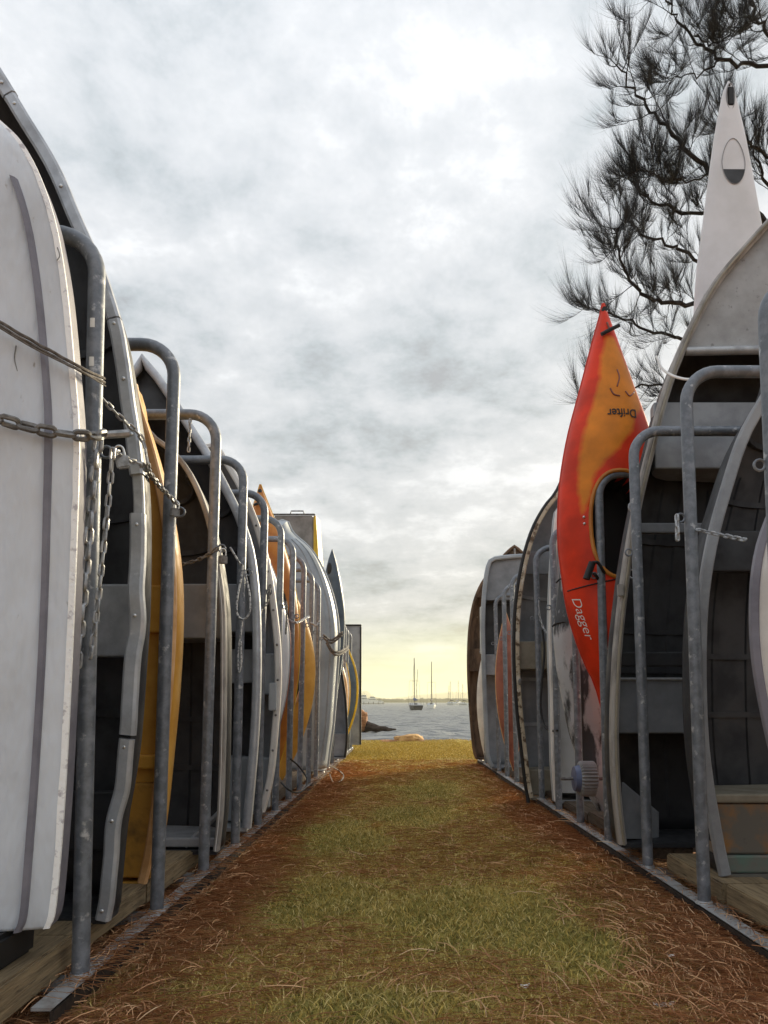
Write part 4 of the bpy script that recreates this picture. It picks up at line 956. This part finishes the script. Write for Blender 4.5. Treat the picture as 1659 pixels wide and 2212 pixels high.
# ================================================================ chains, ropes, padlocks
def link_mesh(L, W, r, mat):
    P = []
    h = (L-W)/2
    for i in range(16):
        t = 2*math.pi*i/16; P.append(Vector(((W/2-r)*math.cos(t), 0, (h if math.sin(t) >= 0 else -h) + (W/2-r)*math.sin(t))))
    me = MB().tube(P, r, 6, closed=True).build('link', mat, smooth=True); return me
PROTO = {}
def chain(label, pts, L=.05, W=.029, r=.0055, mat='chain', name='chain', group='chains locking the boats'):
    pts = [Vector(p) for p in pts]; C = catmull(pts, 10) if len(pts) > 2 else [pts[0].lerp(pts[1], i/40) for i in range(41)]
    root = thing(name, label, 'chain', C[0], group)
    key = (L, W, r, mat)
    if key not in PROTO:
        o = link_mesh(L, W, r, M[mat]); PROTO[key] = o.data; bpy.data.objects.remove(o)
    acc = [0]
    for a, b in zip(C, C[1:]): acc.append(acc[-1] + (b-a).length)
    pitch = L - 2*r - .0005; n_ = max(2, int(acc[-1]/pitch)); q = 0; j = 0
    def pos(s_):
        for i in range(len(acc)-1):
            if acc[i+1] >= s_: return C[i].lerp(C[i+1], (s_-acc[i])/max(1e-9, acc[i+1]-acc[i]))
        return C[-1]
    for i in range(n_):
        a, b = pos(i*pitch), pos((i+1)*pitch); d = (b-a).normalized() if (b-a).length > 1e-6 else Vector((0,0,-1))
        m = d.to_track_quat('Z', 'Y').to_matrix().to_4x4() @ Matrix.Rotation(R(45 + 90*(i % 2) + rnd.uniform(-14, 14)), 4, 'Z')
        m = Matrix.Translation((a+b)/2 - C[0]) @ m
        o = bpy.data.objects.new('link', PROTO[key]); COL.objects.link(o); o.parent = root; o.matrix_local = m
    return root
def padlock(label, p, s=1.0, rot=(0,0,0), mat='lock'):
    r_ = thing('padlock', label, 'padlock', p, 'padlocks on the chains', rot)
    MB().box(-.018*s, .018*s, -.009*s, .009*s, -.036*s, 0, bev=.004*s).build('body', M[mat], r_, local=True)
    P = [Vector((-.011*s, 0, -.002))] + [Vector((-.011*s*math.cos(t), 0, .018*s + .011*s*math.sin(t))) for t in [i*math.pi/8 for i in range(9)]] + [Vector((.011*s, 0, -.002))]
    MB().tube(P, .0035*s, 8).build('shackle', M['rivet'], r_, smooth=True, local=True); return r_
chain('heavy dark chain drawn across the white hull on the left', [at3(-40,900,1.835), at3(0,905,1.85), at3(70,925,1.872), at3(140,937,1.905), at3(190,942,1.945), at3(232,938,2.045)], .058, .036, .0070, 'chain_dark')
chain('heavy galvanised chain end hanging in front of the first left post', [at3(212,942,2.055), at3(207,1000,2.06), at3(196,1100,2.06), at3(180,1280,2.06), at3(160,1485,2.06)], .058, .033, .0068)
chain('thin bright chain hanging free beside the first left post', [at3(244,968,2.07), at3(236,1060,2.08), at3(222,1200,2.08), at3(207,1340,2.08), at3(194,1428,2.08)], .042, .020, .004)
chain('thin chain slanting from the first left post down to the aluminium gunwale', [at3(219,858,2.14), at3(258,900,2.22), at3(300,938,2.30), at3(312,962,2.33), at3(320,1005,2.33), at3(330,1030,2.45), at3(384,1092,2.74)], .034, .019, .0038)
chain('thin chain running from the padlock to the second left post', [at3(246,972,2.08), at3(262,982,2.16), at3(282,995,2.26), at3(308,1004,2.32), at3(334,1038,2.5), at3(362,1068,2.7), at3(388,1090,2.745)], .034, .019, .0038)
padlock('square padlock hanging in front of the aluminium gunwale by the first left post', at3(261, 985, 2.15), 1.05, (0, R(-15), R(20)))
padlock('padlock hanging from the chain on the second left post', at3(379, 1098, 2.735), .95, (0, R(5), R(25)), 'chain_dark')
b = MB(); b.tube([at3(222,940,2.12), at3(277,936,2.16)], .012, 8); o = b.build('shackle_bolt', M['chain'], smooth=True); tag(o, 'steel bolt through the chain at the first left post', 'bolt')
def rope(label, pts, r=.006, mat='rope', name='rope', strands=2, cat='rope'):
    C = catmull([Vector(p) for p in pts], 10); rt = thing(name, label, cat, C[0], 'ropes and cords on the racks')
    if strands == 1: MB().tube(C, r, 6).build('strand', M[mat], rt, smooth=True); return rt
    for s_ in range(strands):
        P = [p + Vector((0, r*.4*math.cos(i*.9 + s_*math.pi), r*1.25*(1 if s_ else -1) + r*.15*math.sin(i*.7))) for i, p in enumerate(C)]
        MB().tube(P, r, 6).build('strand', M[mat], rt, smooth=True)
    return rt
rope('doubled brown rope stretched across the white hull on the left', [at3(-30,685,1.84), at3(0,700,1.85), at3(60,735,1.872), at3(120,768,1.90), at3(175,798,1.935), at3(226,822,2.09)], .0042)
rope('thin grey rope stretched just below the doubled brown one', [at3(-30,690,1.835), at3(55,742,1.86), at3(118,775,1.89), at3(180,805,1.935), at3(228,834,2.10)], .0022, strands=1)
rope('white flecked cord looped over the fourth left post', [at3(497,1182,4.0), at3(516,1214,4.03), at3(524,1228,4.045), at3(513,1290,4.03), at3(512,1325,4.03), at3(524,1338,4.03), at3(538,1325,4.03), at3(540,1290,4.03), at3(528,1230,4.04)], .006, 'rope_w', strands=1)
rope('short tail of white flecked cord hanging under its loop', [at3(524,1338,4.03), at3(520,1370,4.03), at3(515,1400,4.03), at3(514,1435,4.03), at3(517,1452,4.03), at3(521,1430,4.03), at3(520,1385,4.03)], .0045, 'rope_w', strands=1)
chain('small chain hanging from the third left hoop by the dark bow', [at3(411,905,3.40), at3(409,945,3.40), at3(407,980,3.40)], .03, .017, .0035)
chain('dark chain slung behind the third left post', [at3(380,1222,3.46), at3(420,1212,3.44), at3(450,1198,3.41), at3(478,1178,3.40)], .032, .02, .004, 'chain_dark')
padlock('dark padlock strapped to the third left post', at3(482, 1200, 3.41), 1.1, (0,0,R(30)), 'chain_dark')
chain('chain slung between the fourth and fifth left posts', [at3(543,1345,4.45), at3(560,1325,4.62), at3(578,1300,4.70), at3(584,1262,4.70)], .032, .019, .004, 'chain_dark')
chain('rusty chain hanging behind the sixth left post', [at3(618,1300,5.34), at3(619,1340,5.34), at3(617,1370,5.34)], .032, .018, .004, 'chain_dark')
chain('chain slung round the seventh left post', [at3(622,1338,6.0), at3(640,1345,5.98), at3(660,1335,6.3), at3(668,1332,6.6)], .034, .022, .005, 'chain')
chain('chain looped over the ninth left post', [at3(672,1345,7.28), at3(684,1352,7.26), at3(690,1340,7.3)], .036, .024, .006, 'chain')
rope('dark cord sagging across the pale dinghy on the left', [at3(699,1375,7.95), at3(712,1385,8.05), at3(722,1383,8.05), at3(735,1372,8.05), at3(740,1368,8.1)], .012, 'rope')
rope('second dark cord sagging lower across the pale dinghy', [at3(705,1385,7.95), at3(716,1405,8.0), at3(728,1412,8.05), at3(745,1405,8.6), at3(752,1398,9.4)], .012, 'rope')
rope('black cable looped low between the left posts', [at3(607,1690,5.35), at3(625,1707,5.3), at3(645,1712,5.6), at3(661,1700,6.0), at3(662,1680,6.2), at3(645,1655,6.2), at3(628,1640,6.0)], .007, 'black', strands=1)
rope('loose cord lying on the ground at the foot of the left rail', [at3(712,1672,7.9), at3(720,1690,7.9), at3(735,1688,7.9), at3(742,1675,8.0), at3(728,1662,8.2), at3(712,1655,8.4)], .007, 'ivory_peel', strands=1)
chain('chain pulled from the first right post towards the ivory kayak', [at3(1505,1143,2.87), at3(1540,1152,2.8), at3(1580,1160,2.7), at3(1618,1168,2.6)], .034, .02, .004)
chain('short chain end hanging at the eye of the first right post', [at3(1462,1112,2.87), at3(1463,1140,2.86), at3(1464,1172,2.86)], .036, .02, .0045)
rope('pale cord tied round the gunwale of the big dinghy', [at3(1418,770,3.58), at3(1430,795,3.5), at3(1450,810,3.3), at3(1475,818,3.1), at3(1500,820,2.92)], .006, 'ivory', strands=1)
chain('chain hanging beside the sixth right post', [at3(1164,1298,6.0), at3(1166,1330,6.0), at3(1176,1360,5.95), at3(1190,1372,5.75), at3(1205,1360,5.5)], .034, .02, .004)
rope('black hose hanging in a long loop behind the sixth right post', [at3(1172,1360,5.95), at3(1176,1410,5.95), at3(1170,1480,5.95), at3(1168,1530,5.95), at3(1175,1565,5.9), at3(1188,1578,5.7), at3(1204,1578,5.42)], .009, 'black', strands=1, name='hose', cat='hose')
ck = thing('cable_lock', 'black barrel cable lock on the third right post by the red kayak', 'lock', at3(1272, 1232, 4.12)); c = ck.location.copy()
MB().tube([c + Vector((-.015,0,-.05)), c + Vector((.02,0,.045))], .02, 10).build('barrel', M['black'], ck, smooth=True)
MB().tube(catmull([c + Vector((.02,0,.045)), c + Vector((.05,-.01,.04)), c + Vector((.09,.03,.0)), c + Vector((.14,.12,-.02)), c + Vector((.10,.1,-.05)), c + Vector((.03,0,-.02))], 6), .009, 8).build('cable', M['black'], ck, smooth=True)
# ================================================================ she-oak over the right rack
tr = thing('she_oak', 'dark feathery needle-leaved tree reaching in from the right', 'tree', (6.4, 9.2, gz(9.2)))
tw = random.Random(21); BR = MB(); TIPS = []
def limb(pts, r0, r1):
    C = catmull([at3(*p) for p in pts], 6); n_ = len(C)
    C = [p + Vector((tw.gauss(0,.02), tw.gauss(0,.02), tw.gauss(0,.02))) for p in C]
    BR.tube(C, [r0 + (r1-r0)*i/(n_-1) for i in range(n_)], 7); return C
NV_, NF_ = [], []
def needle(p, d, L, w):
    b = len(NV_); s = d.cross(Vector((tw.uniform(-1,1), tw.uniform(-1,1), tw.uniform(-1,1)))).normalized()*w
    up = Vector((0,0,1)); q = p
    NV_.append(q - s); NV_.append(q + s)
    for i in (1, 2, 3):
        d = (d + up*.16).normalized(); q = q + d*L/3
        ww = s*(1-.28*i); NV_.append(q - ww); NV_.append(q + ww); NF_.append((b+2*i-2, b+2*i-1, b+2*i+1, b+2*i))
def tuft(p, d, n_, L):
    for _ in range(n_):
        s = tw.random(); dd = (d*1.0 + Vector((tw.gauss(0,.24), tw.gauss(0,.24), tw.gauss(0,.20) + .40))).normalized()
        needle(p + d*(s-.5)*.20, dd, L*tw.uniform(.5, 1.15), .0013)
def twig(p, d, L, r, depth, dens):
    C = [p]; q = p; dd = d.copy(); n_ = 6
    for i in range(n_):
        dd = (dd + Vector((tw.gauss(0,.17), tw.gauss(0,.17), tw.gauss(0,.14) + .09))).normalized(); q = q + dd*L/n_; C.append(q)
    BR.tube(C, [r*(1-.75*i/n_) for i in range(n_+1)], 5, caps=False)
    for i in range(2, n_+1):
        if depth > 0 and tw.random() < .5:
            a = (C[i]-C[i-1]).normalized(); sd = a.cross(Vector((tw.gauss(0,1), tw.gauss(0,1), tw.gauss(0,1)))).normalized()
            twig(C[i], (a*.75 + sd*.75 + Vector((-.1,0,.12))).normalized(), L*tw.uniform(.5,.8), r*.55, depth-1, dens)
        if i > 3: tuft(C[i], (C[i]-C[i-1]).normalized(), int(dens*tw.uniform(.5, 1.3)), tw.uniform(.26, .42))
    tuft(C[-1], dd, int(dens*1.6), tw.uniform(.30, .48))
LIMBS = [
 ([(1790,190,9.0),(1659,145,8.8),(1560,130,8.6),(1500,78,8.5),(1450,25,8.4),(1425,-30,8.3)], .05, .012, 1.0),
 ([(1790,150,9.2),(1680,90,9.0),(1640,40,8.8),(1610,-20,8.7)], .05, .02, 1.0),
 ([(1790,600,9.0),(1620,450,8.8),(1535,375,8.6),(1450,290,8.4),(1385,215,8.2),(1335,140,8.1)], .07, .014, 1.15),
 ([(1800,720,9.0),(1580,668,8.7),(1480,660,8.4),(1410,645,8.2),(1360,600,8.1),(1336,545,8.0),(1325,490,8.0)], .06, .012, 1.1),
 ([(1780,560,9.3),(1580,480,9.0),(1460,450,8.8),(1400,425,8.6),(1370,400,8.5)], .05, .012, 1.1),
 ([(1780,640,9.5),(1520,570,9.1),(1440,525,8.9),(1380,500,8.8),(1340,470,8.7)], .045, .010, 1.0),
 ([(1800,900,9.2),(1540,760,8.9),(1430,720,8.6),(1350,690,8.4),(1285,665,8.3)], .05, .008, .9),
 ([(1800,360,9.6),(1660,330,9.3),(1600,300,9.1),(1560,260,9.0)], .05, .012, 1.3),
 ([(1800,480,9.8),(1680,420,9.6),(1640,360,9.4),(1625,300,9.3)], .05, .014, 1.5),
 ([(1540,375,8.6),(1480,390,8.4),(1420,380,8.3),(1380,360,8.2)], .02, .008, 1.0),
 ([(1500,78,8.5),(1540,95,8.3),(1590,70,8.2),(1620,60,8.2)], .02, .008, .9),
 ([(1560,130,8.6),(1500,160,8.4),(1440,170,8.3)], .02, .007, .8),
 ([(1800,1000,9.6),(1560,860,9.2),(1440,830,9.0),(1340,840,8.9),(1280,850,8.8)], .04, .008, .9),
]
for pts, r0, r1, dn in LIMBS:
    C = limb(pts, r0*.6, r1*.6); n_ = len(C)
    for i in range(n_//4, n_):
        a = (C[i]-C[i-1]).normalized()
        for _ in range(1 if i < n_-1 else 3):
            if tw.random() < .85*dn:
                sd = Vector((tw.gauss(-.15,.6), tw.gauss(0,.75), tw.gauss(.25,.65)))
                twig(C[i], (a*.55 + sd).normalized(), tw.uniform(.16, .44), max(.005, r1*.5), 1, 13)
TB = MB(); T0 = Vector((6.4, 9.2, gz(9.2)-.1))
TR = catmull([T0, T0 + Vector((-.1,.05,1.5)), T0 + Vector((-.35,-.05,3.2)), T0 + Vector((-.7,-.1,4.8)), T0 + Vector((-.9,0,6.6)), T0 + Vector((-1.0,.1,8.8))], 6)
TB.tube(TR, [.26 - .2*i/(len(TR)-1) for i in range(len(TR))], 12); TB.build('trunk', M['bark'], tr, smooth=True)
for pts, r0, r1, dn in LIMBS[:9] + LIMBS[12:]:
    p = at3(*pts[0]); q = min(TR[4:], key=lambda v: (v - p - Vector((0,0,-.6))).length); BR.tube([q, q.lerp(p, .5) + Vector((0,0,.1)), p], [r0*1.5, r0*1.2, r0], 7)
BR.build('branches', M['bark'], tr, smooth=True)
L0 = tr.location; me = bpy.data.meshes.new('crown'); me.from_pydata([tuple(v-L0) for v in NV_], [], NF_); me.materials.append(M['foliage'])
o = bpy.data.objects.new('crown', me); COL.objects.link(o); o.parent = tr
print('NEEDLES', len(NF_))

# ================================================================ shore
def rock(name, label, c, sz, seed, mat, cat='rock', sub=4, rough=.22, ex=.72):
    bm = bmesh.new(); bmesh.ops.create_icosphere(bm, subdivisions=sub, radius=1)
    for v in bm.verts:
        p = v.co.copy(); k = 1 + rough*noise.noise(p*1.3 + Vector((seed,0,0))) + rough*.5*noise.noise(p*3.1 + Vector((0,seed,0))) + .06*noise.noise(p*8)
        q = Vector((math.copysign(abs(p.x)**ex, p.x), math.copysign(abs(p.y)**ex, p.y), math.copysign(abs(p.z)**ex, p.z)))*k*.9
        v.co = Vector((q.x*sz[0], q.y*sz[1], q.z*sz[2]))
    me = bpy.data.meshes.new(name); bm.to_mesh(me); bm.free(); me.materials.append(mat); me.polygons.foreach_set('use_smooth', [True]*len(me.polygons))
    o = bpy.data.objects.new(name, me); COL.objects.link(o); o.location = c; return tag(o, label, cat, 'rocks along the shore')
M['sand'] = pmat('golden_sandstone', (.52,.30,.10), (.30,.15,.05), 3, .9, 0, .05, 5, c3=(.12,.07,.035), s3=6, lo3=.58, hi3=.68)
M['sand2'] = pmat('red_sandstone', (.42,.19,.07), (.24,.10,.04), 3, .9, 0, .05, 5, stretch=(1,1,3))
p = at3(885, 1592, 17.6); rock('boulder', 'low golden sandstone boulder at the end of the lawn', (p.x, 17.7, gz(17.6)+.02), (.42,.5,.22), 3, M['sand'])
p = at3(845, 1600, 17.3); rock('boulder', 'flat brown rock beside the golden boulder', (p.x, 17.55, gz(17.3)-.02), (.5,.4,.12), 8, M['sand2'])
p = at3(768, 1560, 44); rock('boulder', 'tall yellow sandstone block by the left waterline', (p.x-.85, 44, SEA+.45), (.75,.8,1.15), 5, M['sand'], rough=.2, ex=.5)
p = at3(790, 1550, 45); rock('boulder', 'layered red sandstone block behind the yellow one', (p.x-.65, 46, SEA+.6), (.78,.8,.75), 11, M['sand2'], rough=.2, ex=.5)
b = MB(); P = [at3(782,1548,46), at3(800,1553,45.6), at3(820,1556,45.2), at3(855,1560,44.6)]; P = [Vector((v.x, v.y, SEA+.32-.06*i)) for i, v in enumerate(P)]
b.tube(catmull(P, 5), [.42-.36*i/15 for i in range(16)], 8)
for v in b.v: v.z = SEA-.1 + (v.z-SEA+.1)*1.0 + .08*noise.noise(v*2)
tag(b.build('driftwood_log', pmat('dark_wet_log', (.05,.03,.02), (.025,.017,.012), 4, .8), smooth=True), 'dark log lying in the water off the sandstone blocks', 'log')
for i, (px, py) in enumerate(((790,1572),(786,1578),(796,1568))):
    d = (CAMZ-SEA)*F/(py-1515); p = at3(px, py, d); rock('stone', ('small stone at the foot of the yellow block', 'lowest small stone near the left rack end', 'small outer stone in the shallows by the log')[i], (p.x, d, SEA+.05), (.16,.2,.14), i+20, M['sand2'], 'stone', 2)

# ================================================================ moored boats
def yacht(label, px, py, topy, wpx, hullm, cover, head=0.0, seed=1):
    d = (CAMZ-SEA)*F/(py-1515.0); x = (px-VX)/F*d; W = wpx*d/F; H = (py-topy)*d/F; L = W*3.1
    r = thing('yacht', label, 'yacht', (x, d, SEA), 'yachts moored in the harbour', rot=(0,0,head))
    b = MB(); n_ = 14
    for i in range(n_+1):                          # stern (y=-L/2) to bow
        t = i/n_; w = W/2*(.72 + .6*t - 1.32*max(0, t-.3)**1.45*1.35); w = max(.02, w if t < 1 else .02); sh = W*.36 + W*.10*t*t
        for a, zz in ((-1, sh), (-.93, sh*.5), (-.72, .02), (-.3, -.25), (.3, -.25), (.72, .02), (.93, sh*.5), (1, sh)): b.v.append(Vector((a*w, -L/2 + L*t, zz)))
        if i:
            for j in range(7): b.face((8*(i-1)+j, 8*(i-1)+j+1, 8*i+j+1, 8*i+j))
            b.face((8*(i-1)+7, 8*(i-1), 8*i, 8*i+7))
    b.face(range(8)); hl = b.build('hull', hullm, r, smooth=True, local=True, angle=35)
    zd = W*.36
    MB().box(-W*.33, W*.33, -L*.12, L*.25, zd-.05, zd + W*.17, bev=.08).build('cabin', M['kwhite'], r, local=True)
    MB().box(-W*.36, W*.36, -L*.45, -L*.14, zd-.02, zd+.16, bev=.04).build('cockpit_coaming', M['kwhite'], r, local=True)
    MB().box(-W*.12, W*.12, -L*.123, -L*.119, zd+.02, zd+W*.15).build('companionway', M['char'], r, local=True)
    mm = M['mast']; MB().tube([(0, L*.08, zd), (0, L*.08, H)], [.11, .09], 8).build('mast', mm, r, smooth=True, local=True)
    MB().tube([(0, L*.08, zd+1.0), (0, -L*.36, zd+1.05)], .06, 6).build('boom', mm, r, local=True)
    MB().tube([(0, L*.06, zd+1.3), (0, -L*.1, zd+1.2), (0, -L*.35, zd+1.12)], [.3,.22,.12], 8).build('sail_cover', cover, r, smooth=True, local=True)
    MB().tube([(-W*.36, L*.08, H*.56), (W*.36, L*.08, H*.56)], .03, 6).build('spreader', mm, r, local=True)
    for p, q in (((0, L*.49, zd+.2), (0, L*.08, H-.1)), ((0, -L*.48, zd), (0, L*.08, H-.05)), ((-W*.46, L*.06, zd), (-W*.36, L*.08, H*.56)), ((W*.46, L*.06, zd), (W*.36, L*.08, H*.56))):
        MB().tube([p, q], .02, 4).build('stay', mm, r, local=True)
    for sx in (-1, 1):
        P = [Vector((sx*W*.42, -L*.47 + L*.3*i, zd+.02)) for i in range(3)]
        for p in P: MB().tube([p, p + Vector((0,0,.6))], .025, 5).build('stanchion', mm, r, local=True)
    return r
M['mast'] = pmat('mast_alloy', (.10,.085,.06), None, rough=.5)
nav = pmat('dark_hull_paint', (.018,.016,.020), None, rough=.35); whi = pmat('white_hull_paint', (.78,.77,.70), None, rough=.4); blu = pmat('blue_sail_cover', (.05,.08,.20), None, rough=.8); blk = pmat('black_sail_cover', (.02,.02,.022), None, rough=.8)
r = yacht('dark-hulled yacht moored nearest, with a blue sail cover', 896, 1534, 1421, 29, nav, blu, R(8))
MB().tube([(.35, 1.0, 1.0), (.9, 1.6, 8.6)], .05, 6).build('second_mast', M['mast'], r, local=True)
yacht('white yacht with a dark sail cover just right of the dark-hulled one', 932, 1530.6, 1429, 22.5, whi, blk, R(-6))
yacht('small far yacht, leftmost of the three near the right rack', 974, 1523, 1471, 13, whi, blk, R(20))
yacht('small far yacht, middle one of the three near the right rack', 989, 1522, 1470, 12, whi, blu, R(-25))
yacht('small far yacht, rightmost of the three by the right rack', 1001, 1523.2, 1478, 11, whi, blk, R(30))
yacht('farther faint mast beside the leftmost small yacht', 970, 1521, 1480, 7, whi, blk, R(10))
def cruiser(label, px, wpx, hpx, y, decks):
    x = (px-VX)/F*y; W = wpx*y/F; H = hpx*y/F; r = thing('motor_cruiser', label, 'motor boat', (x, y, SEA), 'white motor boats at the far marina')
    b = MB(); n_ = 8
    for i in range(n_+1):
        t = i/n_; hw = W*.15*(1-.9*max(0, t-.6)/.4); sh = H*.30 + H*.1*t
        for a, zz in ((-1, sh), (-.8, 0), (.8, 0), (1, sh)): b.v.append(Vector((x - W/2 + W*t, y + a*hw, SEA+zz)))
        if i: b.ring(4*(i-1), 4*i, 4)
    b.face(range(4)); b.face(range(4*n_, 4*n_+4)); b.build('hull', whi, r, smooth=True, angle=30)
    z = SEA + H*.3
    for k in range(decks):
        f = 1 - .27*k; h = H*.22; MB().box(x-W*.40*f, x+W*.28*f, y-W*.13*f, y+W*.13*f, z+.02, z+h, bev=.1).build('deckhouse', whi, r)
        for q in range(5): xx = x - W*.36*f + W*.125*f*q; MB().box(xx, xx+W*.09*f, y-W*.13*f-.04, y-W*.13*f+.02, z+h*.45, z+h*.82).build('window', M['char'], r)
        z += h + .02
    MB().tube([(x, y, z), (x-.3, y, z + H*.22)], .08, 6).build('mast', M['mast'], r)
cruiser('white motor cruiser at the left of the far marina, next to the rack end', 787, 22, 27, 480, 2)
cruiser('taller white motor cruiser in the middle of the far marina', 806, 22, 22, 500, 2)
cruiser('low white motor boat at the right of the far marina', 821, 15, 15, 520, 1)
jt = thing('jetty', 'low dark marina jetty in front of the white motor boats', 'jetty', ((800-VX)/F*465, 465, SEA)); x = jt.location.x
MB().box(x-14, x+9, 464, 466, SEA+.25, SEA+.5).build('deck', M['timber_dark'], jt)
for i in range(8): MB().tube([(x-13+3*i, 463.9, SEA-.5), (x-13+3*i, 463.9, SEA+1.6)], .16, 8).build('pile', M['timber_dark'], jt)
# ================================================================ sea haze
b = MB(); b.box(-9400, 9400, -120, 6300, -3.5, 90); hzm = bpy.data.materials.new('sea_haze'); hzm.use_nodes = True; t = hzm.node_tree
for n_ in list(t.nodes):
    if n_.type == 'BSDF_PRINCIPLED': t.nodes.remove(n_)
pv = t.nodes.new('ShaderNodeVolumePrincipled'); pv.inputs['Color'].default_value = (1.0,.97,.74,1); pv.inputs['Density'].default_value = .0003; pv.inputs['Anisotropy'].default_value = .3
t.links.new(pv.outputs[0], [n_ for n_ in t.nodes if n_.type == 'OUTPUT_MATERIAL'][0].inputs['Volume'])
o = b.build('haze', hzm); o['kind'] = 'stuff'; o['label'] = 'pale yellowish sea haze over the far water'; o['category'] = 'haze'
